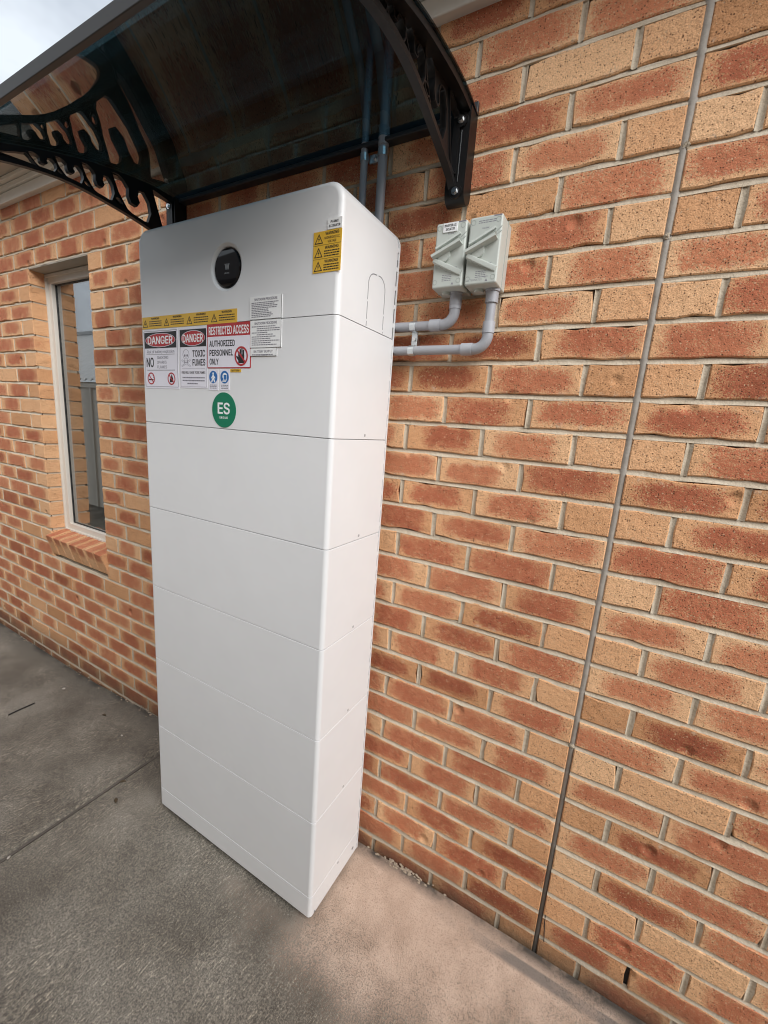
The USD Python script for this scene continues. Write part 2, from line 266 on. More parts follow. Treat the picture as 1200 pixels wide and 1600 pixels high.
# broom-finished concrete with red-brown brick dust near the foot of the wall
mat('concrete', {
    'g': ('geometry', {}), 'sp': ('separate_xyz', {}),
    'nb': ('noise_texture', {'scale': 1.6, 'detail': 4, 'roughness': .6}),
    'nbc': ('mix', {'mix_type': 'linear_light', 'fac': .10}),
    'map': ('mapping', {'rotation': (0, 0, -.5), 'scale': (190, 42, 1)}),
    'st': ('noise_texture', {'scale': 1., 'detail': 3, 'roughness': .6}),
    'ng': ('noise_texture', {'scale': 210, 'detail': 3, 'roughness': .85}),
    'nm': ('noise_texture', {'scale': 3.2, 'detail': 6, 'roughness': .62}),
    'base': ('rgb_ramp', {'ramp': [(.3, (.092, .079, .064)), (.5, (.146, .129, .107)), (.72, (.215, .195, .166))]}),
    'stc': ('rgb_ramp', {'ramp': [(.36, (.82, .81, .80)), (.53, (1., 1., 1.)), (.60, (1.5, 1.48, 1.44)), (.68, (2.3, 2.25, 2.15))]}),
    'm1': ('mix', {'mix_type': 'multiply', 'fac': .8}), 'stg': ('map_range', {'from_min': .42, 'from_max': .58, 'to_min': .15, 'to_max': .95, 'clamp': True}), 'nst': ('noise_texture', {'scale': 2.1, 'detail': 4, 'roughness': .6}),
    'grc': ('rgb_ramp', {'ramp': [(.36, (.42, .41, .40)), (.5, (1, 1, 1)), (.64, (1.9, 1.86, 1.78))]}),
    'm2': ('mix', {'mix_type': 'multiply', 'fac': .85}), 'vf': ('voronoi_texture', {'scale': 95, 'randomness': 1.}), 'vs': ('separate_color', {}), 'vr': node_math('multiply_add', b=.40, c=-.20), 'vt': node_math('less_than'), 'vm': ('mix', {'color2': (.34, .31, .26)}), 'vk': node_math('multiply', b=.7),
    # dust: an irregular fan beside the cabinet
    'dx': node_math('multiply_add', b=1.45, c=.55), 'dy': node_math('multiply_add', b=2.9, c=.20),
    'dx2': node_math('multiply'), 'dy2': node_math('multiply'), 'dd': node_math('add'),
    'nd': ('noise_texture', {'scale': 6.5, 'detail': 5, 'roughness': .62}), 'ndm': node_math('multiply_add', b=1.7, c=-.85),
    'ngm': node_math('multiply_add', b=5.2, c=-2.6),
    'da': node_math('subtract'), 'db': node_math('add'), 'dc': node_math('subtract', a=1.05),
    'dm': ('map_range', {'from_min': -.30, 'from_max': .55, 'to_min': 0., 'to_max': .94, 'clamp': True}),
    'xg': ('map_range', {'from_min': -.72, 'from_max': -.63, 'to_min': 0., 'to_max': 1., 'clamp': True}), 'dmx': node_math('multiply'),
    'yg': ('map_range', {'from_min': -.40, 'from_max': -.33, 'to_min': 1., 'to_max': 0., 'clamp': True}), 'ygx': node_math('maximum'),
    'dust': ('rgb_ramp', {'ramp': [(.3, (.47, .335, .25)), (.55, (.54, .40, .31)), (.75, (.60, .46, .365))]}),
    'm3': ('mix', {}), 'dg': ('rgb_ramp', {'ramp': [(.33, (.42, .40, .38)), (.45, (.93, .93, .93)), (.6, (1.1, 1.1, 1.1))]}), 'dgm': ('mix', {'mix_type': 'multiply', 'fac': .9}),
    # damp dark strip and dirt along the foot of the wall
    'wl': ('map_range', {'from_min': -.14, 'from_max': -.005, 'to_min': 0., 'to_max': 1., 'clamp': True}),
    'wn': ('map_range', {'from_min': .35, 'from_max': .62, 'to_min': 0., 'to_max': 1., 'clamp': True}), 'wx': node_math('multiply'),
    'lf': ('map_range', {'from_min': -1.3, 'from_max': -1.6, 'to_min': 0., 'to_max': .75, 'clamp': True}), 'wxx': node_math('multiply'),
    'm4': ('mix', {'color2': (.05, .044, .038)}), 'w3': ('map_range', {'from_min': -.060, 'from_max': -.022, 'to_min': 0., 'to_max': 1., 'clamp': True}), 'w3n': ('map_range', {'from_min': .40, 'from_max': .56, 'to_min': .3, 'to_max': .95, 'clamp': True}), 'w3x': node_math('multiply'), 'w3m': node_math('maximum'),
    'hb': node_math('multiply_add', b=.35), 'b': ('bump', {'strength': 1., 'distance': .0016}),
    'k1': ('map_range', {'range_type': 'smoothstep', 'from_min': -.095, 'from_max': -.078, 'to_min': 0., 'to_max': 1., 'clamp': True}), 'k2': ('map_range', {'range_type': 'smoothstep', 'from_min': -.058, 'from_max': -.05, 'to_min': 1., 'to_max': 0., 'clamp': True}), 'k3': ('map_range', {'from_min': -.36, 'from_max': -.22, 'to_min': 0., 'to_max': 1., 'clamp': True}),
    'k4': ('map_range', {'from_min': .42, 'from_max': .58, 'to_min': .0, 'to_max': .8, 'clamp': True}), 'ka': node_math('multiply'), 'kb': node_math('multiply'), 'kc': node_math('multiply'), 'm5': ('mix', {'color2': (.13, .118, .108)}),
    'inv': node_math('subtract', a=1.), 'hb2': node_math('multiply'),
    'p': ('principled_bsdf', {'roughness': .82, 'specular_ior_level': .3})},
    [('g.position', 'sp.vector'), ('g.position', 'nb.vector'), ('g.position', 'nbc.color1'), ('nb.color', 'nbc.color2'), ('nbc.color', 'map.vector'), ('map.vector', 'st.vector'),
     ('g.position', 'ng.vector'), ('g.position', 'nm.vector'), ('nm.fac', 'base.fac'), ('st.fac', 'stc.fac'), ('g.position', 'nst.vector'), ('nst.fac', 'stg.value'), ('stg.result', 'm1.fac'), ('base.color', 'm1.color1'), ('stc.color', 'm1.color2'),
     ('ng.fac', 'grc.fac'), ('m1.color', 'm2.color1'), ('grc.color', 'm2.color2'),
     ('sp.x', 'dx.value1'), ('sp.y', 'dy.value1'), ('dx.value', 'dx2.value1'), ('dx.value', 'dx2.value2'), ('dy.value', 'dy2.value1'), ('dy.value', 'dy2.value2'), ('dx2.value', 'dd.value1'), ('dy2.value', 'dd.value2'),
     ('g.position', 'nd.vector'), ('nd.fac', 'ndm.value1'), ('ng.fac', 'ngm.value1'), ('dd.value', 'da.value1'), ('ndm.value', 'da.value2'), ('da.value', 'db.value1'), ('ngm.value', 'db.value2'), ('db.value', 'dc.value2'),
     ('dc.value', 'dm.value'), ('sp.x', 'xg.value'), ('sp.y', 'yg.value'), ('xg.result', 'ygx.value1'), ('yg.result', 'ygx.value2'), ('dm.result', 'dmx.value1'), ('ygx.value', 'dmx.value2'),
     ('nd.fac', 'dust.fac'), ('g.position', 'vf.vector'), ('vf.color', 'vs.color'), ('vs.r', 'vr.value1'), ('vf.distance', 'vt.value1'), ('vr.value', 'vt.value2'), ('vt.value', 'vk.value1'), ('vk.value', 'vm.fac'), ('m2.color', 'vm.color1'), ('vm.color', 'm3.color1'), ('ng.fac', 'dg.fac'), ('dust.color', 'dgm.color1'), ('dg.color', 'dgm.color2'), ('dgm.color', 'm3.color2'), ('dmx.value', 'm3.fac'),
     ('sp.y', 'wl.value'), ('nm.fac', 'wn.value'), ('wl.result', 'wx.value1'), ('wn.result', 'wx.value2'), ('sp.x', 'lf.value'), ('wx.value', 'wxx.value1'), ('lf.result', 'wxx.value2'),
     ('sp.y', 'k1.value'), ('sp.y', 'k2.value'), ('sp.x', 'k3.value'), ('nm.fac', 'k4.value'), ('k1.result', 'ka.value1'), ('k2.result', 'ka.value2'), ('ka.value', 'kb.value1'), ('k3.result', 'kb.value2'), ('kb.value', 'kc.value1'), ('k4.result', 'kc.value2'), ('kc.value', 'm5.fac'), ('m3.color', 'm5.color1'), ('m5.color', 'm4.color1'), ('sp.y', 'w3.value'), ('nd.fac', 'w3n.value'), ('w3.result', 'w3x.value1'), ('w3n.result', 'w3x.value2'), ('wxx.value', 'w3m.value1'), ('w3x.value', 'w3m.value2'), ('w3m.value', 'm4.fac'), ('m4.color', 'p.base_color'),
     ('ng.fac', 'hb.value1'), ('st.fac', 'hb.value3'), ('dmx.value', 'inv.value2'), ('hb.value', 'hb2.value1'), ('inv.value', 'hb2.value2'), ('hb2.value', 'b.height'), ('b.normal', 'p.normal')])

def pane_mat(name, tint, ior=1.47, rough=.0, wob=0.):
    nodes = {'g': ('geometry', {}), 'io': node_math('multiply_add', b=1/ior-ior, c=ior), 'f': ('fresnel', {}),
        't': ('transparent_bsdf', {'color': tint}), 'gl': ('glossy_bsdf', {'color': (1, 1, 1), 'roughness': rough}), 'm': ('mix_closure', {})}
    links = [('g.backfacing', 'io.value1'), ('io.value', 'f.IOR'), ('f.fac', 'm.fac'), ('t.BSDF', 'm.closure1'), ('gl.BSDF', 'm.closure2')]
    if wob:
        nodes['n'] = ('noise_texture', {'scale': 5, 'detail': 2}); nodes['b'] = ('bump', {'strength': 1., 'distance': wob})
        links += [('g.position', 'n.vector'), ('n.fac', 'b.height'), ('b.normal', 'gl.normal')]
    return mat(name, nodes, links, surface='m.closure')
pane_mat('window_glass', (.5, .53, .52), ior=4.2)
pane_mat('smoked_sheet', (.165, .245, .285), ior=1.52, rough=.012, wob=.0001)

# ------------------------------------------------------------------ ground
GX = np.array([-40, -4, -2.9, -2.55, -2.0, -1.2, 0, .35, 40.]); GZ = np.array([-.068, -.068, -.066, -.058, -.022, -.006, -.004, -.012, -.012])
def gz(x): return np.interp(x, GX, GZ)
def slab(x0, x1, y0, y1):
    n = max(2, int((x1-x0)/.12)+1) if x1-x0 < 6 else 12
    xs = np.linspace(x0, x1, n); r = .013
    prof = [(y0, -.09), (y0, -r), (y0+r*.3, -r*.3), (y0+r, 0), (y1-.003, 0), (y1, -.003), (y1, -.09)]
    V = []; Fs = []; k = len(prof)
    for i, x in enumerate(xs):
        d = 0
        for (y, z) in prof:
            V.append((x, y, gz(x)+z))
    # rounded ends: add an extra ring at each end
    V = np.array(V).reshape(n, k, 3)
    e0, e1 = V[0].copy(), V[-1].copy()
    V[0, :, 0] += r; V[-1, :, 0] -= r
    e0[:, 2] -= r*.8; e1[:, 2] -= r*.8
    b0, b1 = e0.copy(), e1.copy(); b0[:, 2] = gz(x0)-.09; b1[:, 2] = gz(x1)-.09
    V = np.concatenate([b0[None], e0[None], V, e1[None], b1[None]]); n2 = len(V)
    for i in range(n2-1):
        for j in range(k-1):
            p = i*k+j; Fs += [(p, p+k, p+k+1), (p, p+k+1, p+1)]
    return trimesh.Trimesh(V.reshape(-1, 3), Fs, process=False)
g = trimesh.Trimesh([(-300, -300, -.2), (300, -300, -.2), (300, 300, -.2), (-300, 300, -.2)], [(0, 1, 2), (0, 2, 3)])
tag(obj('ground', g, 'soil'), kind='structure')
pav = thing('pavement', None, None, kind='structure')
obj('slab_bed', box(-30, 12, -3.0, .05, -.19, -.085), 'soil', pav)
JX = -1.685
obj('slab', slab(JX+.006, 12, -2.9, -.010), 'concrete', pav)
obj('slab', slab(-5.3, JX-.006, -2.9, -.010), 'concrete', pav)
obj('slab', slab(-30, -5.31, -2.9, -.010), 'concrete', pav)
gv = []
for i in range(60):
    y0 = -2.9 + i*2.88/60; gv.append(box(JX-.006, JX+.006, y0, y0+2.88/60, -.06, gz(JX)-.006-.003*RNG.random()))
obj('joint_filler', cat_(gv), 'soil', pav)

# ------------------------------------------------------------------ brick house
CH = .086; ZK = 28.5; PITCHX = .2385
def kz(k): return (ZK-k)*CH
WX0, WX1 = -5.4, 1.5
house = thing('brick_house', 'red and tan brick house wall with a window, cream eave and vertical control joint', 'house')
win = (-2.945, -2.345)          # window opening, left and right
KT, KS = 2.02, 20.66            # courses of its head and of the foot of its sill
segs = []                        # bricks: x0, x1, z0, z1, half
J2 = .0068                       # half the control joint
for k in range(-2, 31):
    z1, z0 = kz(k)-.0056, kz(k+1)+.0056
    even = k % 2 == 0
    L = []
    x = -J2; first = .115 if even else .232
    e = -.121+.0056 if even else -.241+.0056
    L.append((e, -J2, even))
    p = -.121 if even else -.241
    while p > WX0:
        L.append((p-PITCHX+.0056, p-.0056, False)); p -= PITCHX
    p = .121 if even else .241
    L.append((J2, p-.0056, even))
    while p < WX1:
        L.append((p+.0056, p+.24-.0056, False)); p += .24
    out = []
    for a, b, h in L:
        if KT-.1 <= k < KS-.5 and b > win[0]-.25 and a < -2.15:
            continue
        out.append((a, b, h))
    if KT-.1 <= k < KS-.5:
        if even: out += [(-2.345, -2.235, True), (-2.225, -2.034, False)]
        else: out += [(-2.345, -2.154, False)]
        if not even: out = [o for o in out if not (-2.154 < o[0] < -2.1 and o[1] < -2.0)] + []
        le = min([o[0] for o in out if o[0] > win[1]-.01])
        out = [(p_, (-3.2021 if even and abs(q_+3.2271) < .02 else q_), h_) for p_, q_, h_ in out]
        out += [(-3.1909, win[0], False)] if even else [(-3.3358, -3.0796, False), (-3.0684, win[0], True)]
        rights = sorted([a for a, b, h in out if a > -2.06]); pb = max(b for a, b, h in out if a <= -2.06)
        if rights[0]-pb > .03:
            out.append((pb+.01, rights[0]-.01, rights[0]-pb < .16))
    for a, b, h in out: segs.append((a, b, z0, z1, h, k))

def proj_area(a, b, z0, z1):
    P = []
    for x, z in ((a, z0), (b, z0), (b, z1), (a, z1)):
        d = np.array([x, 0, z])-(CX, CY, CZ); w = d@fwd
        if w < .05: return 0.
        P.append((384+F_PX*.64*(d@right)/w, 512-F_PX*.64*(d@upv)/w))
    pg = sg.Polygon(P)
    return pg.intersection(sg.box(0, 0, 768, 1024)).area if pg.is_valid else 0.
def brick(a, b, z0, z1, rng, half, yb=.105, dark=0.):
    r = .0028; nx, nz = max(2, round((b-a)/.04)), 2
    xs = np.linspace(a+r, b-r, nx+1); zs = np.linspace(z0+r, z1-r, nz+1)
    y0 = rng.normal(0, .0008); tx, tz = rng.normal(0, .004), rng.normal(0, .008)
    xm, zm = (a+b)/2, (z0+z1)/2
    per = [(x, zs[0]) for x in xs[:-1]] + [(xs[-1], z) for z in zs[:-1]] + [(x, zs[-1]) for x in xs[:0:-1]] + [(xs[0], z) for z in zs[:0:-1]]
    m = len(per); V = []; 
    jit = rng.normal(0, .0009, (m, 2)); chip = (rng.random(m) < .16)*rng.random(m)*.005
    for i_, (x_, z_) in enumerate(per):
        if (abs(a-J2) < 1e-6 and x_ < a+.01) or (abs(b+J2) < 1e-6 and x_ > b-.01): jit[i_] = 0; chip[i_] = 0
    for ring in range(3):
        for i, (x, z) in enumerate(per):
            ex, ez = np.sign(x-xm) if abs(x-xm) > (b-a)/2-r*1.5 else 0, np.sign(z-zm) if abs(z-zm) > (z1-z0)/2-r*1.5 else 0
            o = (0 if ring == 0 else r); c = chip[i] if ring < 2 else 0
            X, Z = x+ex*(o-c)+jit[i, 0], z+ez*(o-c)+jit[i, 1]
            Y = y0+tx*(x-xm)+tz*(z-zm) + (0, r*.85+chip[i]*.6, yb)[ring] if ring < 2 else yb
            V.append((X, Y, Z))
    V.append((xm, y0, zm)); Fs = []
    for i in range(m):
        j = (i+1) % m
        Fs.append((3*m, i, j))
        for q in (0, 1):
            Fs += [(q*m+i, (q+1)*m+i, (q+1)*m+j), (q*m+i, (q+1)*m+j, q*m+j)]
    V = np.array(V)
    hl, hh = (b-a)/2, (z1-z0)/2
    red = 0. if (half or rng.random() < .045) else 1.
    ax = hl*rng.uniform(.70, 1.02) if red else 0.; az = hh*rng.uniform(.78, 1.2)
    ox, oz = rng.normal(0, hl*.07), rng.normal(0, hh*.08)
    tone = float(np.clip(rng.normal(.32, .14), .05, .6))-dark
    bco = np.stack([V[:, 0]-xm-ox, V[:, 2]-zm-oz, V[:, 0]*0], 1)
    bpr = np.tile([ax if red else 1e-6, az, tone], (len(V), 1))
    return V, np.array(Fs), bco, bpr
def put_bricks(name, items, parent, kind=None, label=None):
    V, Fs, A, B, o = [], [], [], [], 0
    for v, f, a, b in items:
        V.append(v); Fs.append(f+o); A.append(a); B.append(b); o += len(v)
    V, Fs, A, B = map(np.vstack, (V, Fs, A, B))
    p = obj(name, trimesh.Trimesh(V, Fs, process=False), 'brick', parent, kind=kind, label=label)
    api = UsdGeom.PrimvarsAPI(p)
    for n_, arr in (('bco', A), ('bpr', B)):
        api.CreatePrimvar(n_, Sdf.ValueTypeNames.Vector3fArray, UsdGeom.Tokens.vertex).Set(Vt.Vec3fArray.FromNumpy(arr.astype(np.float32)))
    return p

# mortar: concave ironed joints
def joint_strip(p0, p1, wid, axis, rng, step=.045, yend=.0012, ydeep=.0062):
    n = max(2, int(abs(p1[0 if axis == 'x' else 1]-p0[0 if axis == 'x' else 1])/step)+1)
    t = np.linspace(0, 1, n); prof = [(-.5, .009), (-.46, .0055), (-.25, .0058), (.0, .0048), (.25, .0028), (.46, .0008), (.5, .004)] if axis == 'x' else [(-.5, .006), (-.46, .0015), (-.2, .0042), (0., .0048), (.2, .0042), (.46, .0015), (.5, .006)]
    V = []; k = len(prof); w0 = rng.normal(0, .0006, (n, k)); y0 = rng.normal(0, .0006, (n, k))
    sm = (rng.random(n) < .12)*rng.random(n)*.003
    for i in range(n):
        for j, (a, y) in enumerate(prof):
            s = a*(wid+.003)+w0[i, j]+ (sm[i] if j == 5 else 0); yy = y+y0[i, j]-(sm[i]*.6 if j >= 5 else 0)
            if axis == 'x': V.append((p0[0]+(p1[0]-p0[0])*t[i], yy, p0[1]-s))
            else: V.append((p0[0]+s, yy, p0[1]+(p1[1]-p0[1])*t[i]))
    Fs = []
    for i in range(n-1):
        for j in range(k-1):
            p = i*k+j
            q = [(p, p+1, p+k+1), (p, p+k+1, p+k)]
            if axis != 'x': q = [f[::-1] for f in q]
            Fs += q
    return trimesh.Trimesh(V, Fs, process=False)
mor = []
for k in range(-2, 32):
    z = kz(k); runs = [(WX0, -J2), (J2, WX1)]
    if KT+.2 < k < KS: runs = [(WX0, win[0]), (win[1], -J2), (J2, WX1)]
    for a, b in runs: mor.append(joint_strip((a, z), (b, z), .0112, 'x', RNG))
rows = {}
for a, b, z0, z1, h, k in segs: rows.setdefault(k, []).append((a, b, z0, z1))
for k, L in rows.items():
    L.sort()
    for (a, b, z0, z1), (c, d, _, _) in zip(L, L[1:]):
        if .002 < c-b < .03 and not (b < 0 < c):
            if k == 27 and abs(b-.236) < .02: continue           # open weep hole
            mor.append(joint_strip(((b+c)/2, z0-.001), ((b+c)/2, z1+.001), c-b, 'z', RNG, step=.03))
for a, b, c, d in ((WX0, win[0]-.02, -.3, 2.66), (win[1]+.02, WX1, -.3, 2.66), (win[0]-.02, win[1]+.02, -.3, kz(KS)-.02), (win[0]-.02, win[1]+.02, kz(KT)+.03, 2.66)):
    mor.append(box(a, b, .022, .03, c, d))
mor += [box(win[0]-.06, win[0]-.005, .012, .125, kz(KS), kz(KT)), box(win[1]+.005, win[1]+.06, .012, .125, kz(KS), kz(KT))]
wall = obj('wall', cat_(mor), 'mortar', house, smooth=50, label='pale mortar joints of the wall with its single bricks')
items = []
for s in segs:
    a, b, z0, z1, h, k = s
    items.append((proj_area(a, b, z0, z1), s))
items.sort(key=lambda t: -t[0])
rest = []
brng = np.random.default_rng(11)
for i, (ar, (a, b, z0, z1, h, k)) in enumerate(items):
    br = brick(a, b, z0, z1, brng, h, dark=.12 if k >= 27 else 0.)
    if i < 296 and ar > 0: put_bricks('brick', [br], wall)
    else: rest.append(br)
put_bricks('more_bricks', rest, wall, kind='stuff')
# control joint
cj = []
zz = np.linspace(-.2, 2.64, 120)
V, Fs = [], []
for i, z in enumerate(zz):
    w = RNG.normal(0, .0003); dp = .0022+RNG.normal(0, .0004)+(.0045 if z < .72 else 0)
    for x, y in ((-J2-.002, dp+.003), (-J2*.6, dp-.001), (0, dp-.0015), (J2*.6, dp-.001), (J2+.002, dp+.003)): V.append((x+w, y, z))
for i in range(len(zz)-1):
    for j in range(4):
        p = i*5+j; Fs += [(p, p+1, p+6), (p, p+6, p+5)]
obj('control_joint', trimesh.Trimesh(V, Fs, process=False), 'sealant', house, smooth=True, label='grey sealant in the vertical control joint')
blobs = []
for k in (3, 5, 20):
    s = trimesh.creation.icosphere(subdivisions=2, radius=1); s.vertices *= (.007, .004, .008) ; s.vertices += RNG.normal(0, .0012, s.vertices.shape)
    s.apply_translation((RNG.normal(0, .003), .003, kz(k)+RNG.normal(0, .004))); blobs.append(s)
for b_ in blobs: obj('mortar_blob', b_, 'mortar', house, smooth=True)
# crack and weep hole beside the joint's foot
obj('crack', tube([(.0212, .001, .182), (.0195, .001, .165), (.0135, .001, .13), (.0141, .001, .11), (.017, .001, .085), (.022, .001, .035)], .0011, 6), 'dark_gap', house)
obj('weep_hole', box(.2365, .2455, .012, .021, kz(28)+.004, kz(27)-.004), 'dark_gap', house)

# sill: bricks on edge, sloping
nsb = 7
sw = (win[1]-win[0]+.02)/nsb
sill = obj('window_sill', box(win[0]-.01, win[1], .012, .12, .668, .76), 'mortar', house, label='sloping sill of bricks set on edge')
for i in range(nsb):
    a = win[0]-.008+i*sw
    v, f, A, B = brick(a+.005, a+sw-.005, .672, .79, RNG, False, yb=.14)
    v = v.copy(); fz = (v[:, 2]-.672)/(.118)
    v[:, 1] -= .035*fz+.0          # raked front
    back = v[:, 1] > .06
    v[back, 2] += .028*fz[back]    # the top falls to the front
    B[:, 0] = .034; B[:, 1] = .055; B[:, 2] = .30+.08*(i % 3); A[:, 1] -= .06
    put_bricks('brick', [(v, f, A, B)], sill)
obj('lintel', box(win[0], win[1], .002, .115, 2.268, 2.2765), 'lintel_paint', house, label='painted steel lintel over the window')
# window
FY = .085
def frame_ring(x0, x1, z0, z1, w, y0, y1):
    return [box(x0, x1, y0, y1, z1-w, z1), box(x0, x1, y0, y1, z0, z0+w), box(x0, x0+w, y0, y1, z0+w, z1-w), box(x1-w, x1, y0, y1, z0+w, z1-w)]
wx0, wx1, wz0, wz1 = win[0]-.012, win[1]+.012, .800, 2.268
fr = cat_([bbox(wx0, wx1, FY, FY+.05, wz1-.048, wz1, .003), bbox(wx0, wx1, FY, FY+.05, wz0, wz0+.052, .003), bbox(wx0, wx0+.05, FY, FY+.05, wz0+.045, wz1-.04, .003), bbox(wx1-.05, wx1, FY, FY+.05, wz0+.045, wz1-.04, .003)]
    + frame_ring(wx0+.004, wx1-.004, wz0+.004, wz1-.004, .014, FY-.012, FY+.002))
window = obj('window', fr, 'window_alu', house, smooth=30, label='tall narrow window with a cream aluminium frame')
obj('seal', cat_(frame_ring(wx0+.048, wx1-.048, wz0+.05, wz1-.046, .008, FY+.02, FY+.03)), 'seal_black', window)
obj('pane', box(wx0+.05, wx1-.05, FY+.024, FY+.03, wz0+.05, wz1-.048), 'window_glass', window)
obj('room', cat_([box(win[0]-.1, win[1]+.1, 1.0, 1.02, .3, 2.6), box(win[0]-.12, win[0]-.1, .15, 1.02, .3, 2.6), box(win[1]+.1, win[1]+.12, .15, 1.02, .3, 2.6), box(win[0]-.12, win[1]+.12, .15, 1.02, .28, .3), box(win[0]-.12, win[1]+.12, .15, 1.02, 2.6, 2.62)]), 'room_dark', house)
# eave
em = cat_([bbox(WX0, WX1, -.027, .004, 2.597, 2.645, .004), bbox(WX0, WX1, -.037, .004, 2.647, 2.672, .004), bbox(WX0, WX1, -.056, .004, 2.674, 2.692, .003)])
obj('eave_moulding', em, 'cream_paint', house, smooth=30, label='cream timber moulding at the top of the wall')
obj('soffit', box(WX0, WX1, -.165, .3, 2.694, 2.702), 'soffit_paint', house)
obj('fascia', box(WX0, WX1, -.178, -.165, 2.68, 2.80), 'cream_paint', house)
gp = sg.Polygon([(-.18, 2.70), (-.222, 2.70), (-.245, 2.722), (-.245, 2.768), (-.239, 2.768), (-.239, 2.725), (-.220, 2.707), (-.18, 2.707)])
gm = extr(gp, WX1-WX0); v = gm.vertices.copy(); gm.vertices = np.stack([v[:, 2]+WX0, v[:, 0], v[:, 1]], 1)
obj('gutter', gm, 'cream_paint', house)
rf = trimesh.Trimesh([(WX0, -.21, 2.79), (WX1, -.21, 2.79), (WX1, 4, 4.6), (WX0, 4, 4.6), (WX0, -.21, 2.76), (WX1, -.21, 2.76), (WX1, 4, 4.57), (WX0, 4, 4.57)], [(0, 1, 2), (0, 2, 3), (4, 6, 5), (4, 7, 6), (0, 4, 5), (0, 5, 1), (1, 5, 6), (1, 6, 2), (3, 2, 6), (3, 6, 7), (0, 3, 7), (0, 7, 4)])
obj('roof', rf, 'roof_steel', house)
obj('wall_lining', box(WX0, WX1, .105, .12, 2.285, 2.694), 'room_dark', house)

# ------------------------------------------------------------------ across the passage: fence and shed, seen in the window's reflection
fence = thing('steel_fence', 'pale steel sheet fence facing the brick wall, mirrored in the window', 'fence', (-3, -2.3, 0))
xs = np.arange(-14, 9.01, .1); prof = []
for i, x in enumerate(xs): prof.append((x, .012 if i % 4 in (1, 2) else 0.))
V = []; Fs = []
for x, y in prof: V += [(x, y, -.15), (x, y, 1.86), (x, y-.003, -.15), (x, y-.003, 1.86)]
for i in range(len(prof)-1):
    p = i*4; Fs += [(p, p+1, p+5), (p, p+5, p+4), (p+2, p+6, p+7), (p+2, p+7, p+3), (p+1, p+3, p+7), (p+1, p+7, p+5)]
obj('sheet', trimesh.Trimesh(V, Fs, process=False), 'fence_steel', fence)
obj('rail', bbox(-14, 9, -.02, .03, 1.86, 1.92, .004), 'fence_steel', fence)
for x in np.arange(-14, 9.1, 2.38): obj('post', box(x-.025, x+.025, -.025, .025, -.15, 1.858), 'fence_steel', fence)
shed = thing('shed', 'shed with a pale corrugated steel roof behind the fence, mirrored in the window', 'shed', (-10, -3.5, 0))
n = 240; V = []; Fs = []
for i in range(n+1):
    x = -7+i*12/n; dz = (.045 if i % 4 in (1, 2) else 0.)
    V += [(x, .85, 2.0+dz), (x, -1.0, 3.3+dz)]
for i in range(n):
    p = 2*i; Fs += [(p, p+2, p+3), (p, p+3, p+1)]
obj('roof', trimesh.Trimesh(V, Fs, process=False), 'roof_steel', shed)
obj('ridge_cap', bbox(-7, 5, -1.15, -.92, 3.29, 3.37, .01), 'roof_steel', shed)
obj('wall', box(-6.9, 4.9, -1.0, .7, -.2, 2.0), 'fence_steel', shed)

nb = thing('neighbour_house', 'brown brick neighbouring house behind the fence, facing the cabinet', 'house', (-1, -2.95, 0))
obj('wall', box(-4.6, 6, -5, -.1, -.2, 2.75), 'neighbour_brick', nb)
obj('fascia', box(-4.9, 6.3, .33, .35, 2.72, 2.90), 'cream_paint', nb)
obj('soffit', box(-4.9, 6.3, -.1, .33, 2.72, 2.74), 'soffit_paint', nb)
obj('roof', trimesh.Trimesh([(-4.9, .37, 2.90), (6.3, .37, 2.90), (6.3, -3.6, 5.36), (-4.9, -3.6, 5.36), (-4.9, .37, 2.86), (6.3, .37, 2.86), (6.3, -3.6, 5.32), (-4.9, -3.6, 5.32)], [(0, 1, 2), (0, 2, 3), (4, 6, 5), (4, 7, 6), (0, 4, 5), (0, 5, 1), (1, 5, 6), (1, 6, 2), (3, 2, 6), (3, 6, 7), (0, 3, 7), (0, 7, 4)]), 'roof_tile', nb)

# ------------------------------------------------------------------ battery cabinet
XL, XR, YF, YB = -1.409, -.638, -.328, -.057
cab = thing('battery_cabinet', 'tall white home battery cabinet with safety stickers standing against the brick wall', 'battery cabinet', ((XL+XR)/2, -.19, 0))
CO = ((XL+XR)/2, -.19, 0)
def arc(cx, cy, r, a0, a1, n): 
    t = np.radians(np.linspace(a0, a1, n)); return [(cx+r*math.cos(q), cy+r*math.sin(q)) for q in t]
def module(z0, z1, rv=.013, bev=.0016):
    def outline(d):
        r = rv
        return arc(XL+r, YF+r, r-d, 180, 270, 7)+arc(XR-r, YF+r, r-d, 270, 360, 7)+[(XR-d, YB), (XL+d, YB)]
    lv = [(bev, z0), (bev*.3, z0+bev*.3), (0, z0+bev), (0, z1-bev), (bev*.3, z1-bev*.3), (bev, z1)]
    rings = [[(x, y, z) for x, y in outline(d)] for d, z in lv]
    k = len(rings[0]); V = np.array(rings).reshape(-1, 3); Fs = []
    for i in range(len(lv)-1):
        for j in range(k):
            p, q = i*k+j, i*k+(j+1) % k
            Fs += [(p, q, q+k), (p, q+k, p+k)]
    for j in range(1, k-1):
        Fs += [(0, j+1, j), ((len(lv)-1)*k, (len(lv)-1)*k+j, (len(lv)-1)*k+j+1)]
    return trimesh.Trimesh(V, Fs, process=False)
SEAM = [1.8205, 1.5325, 1.2445, .9565, .6685, .3805]
G = .0007
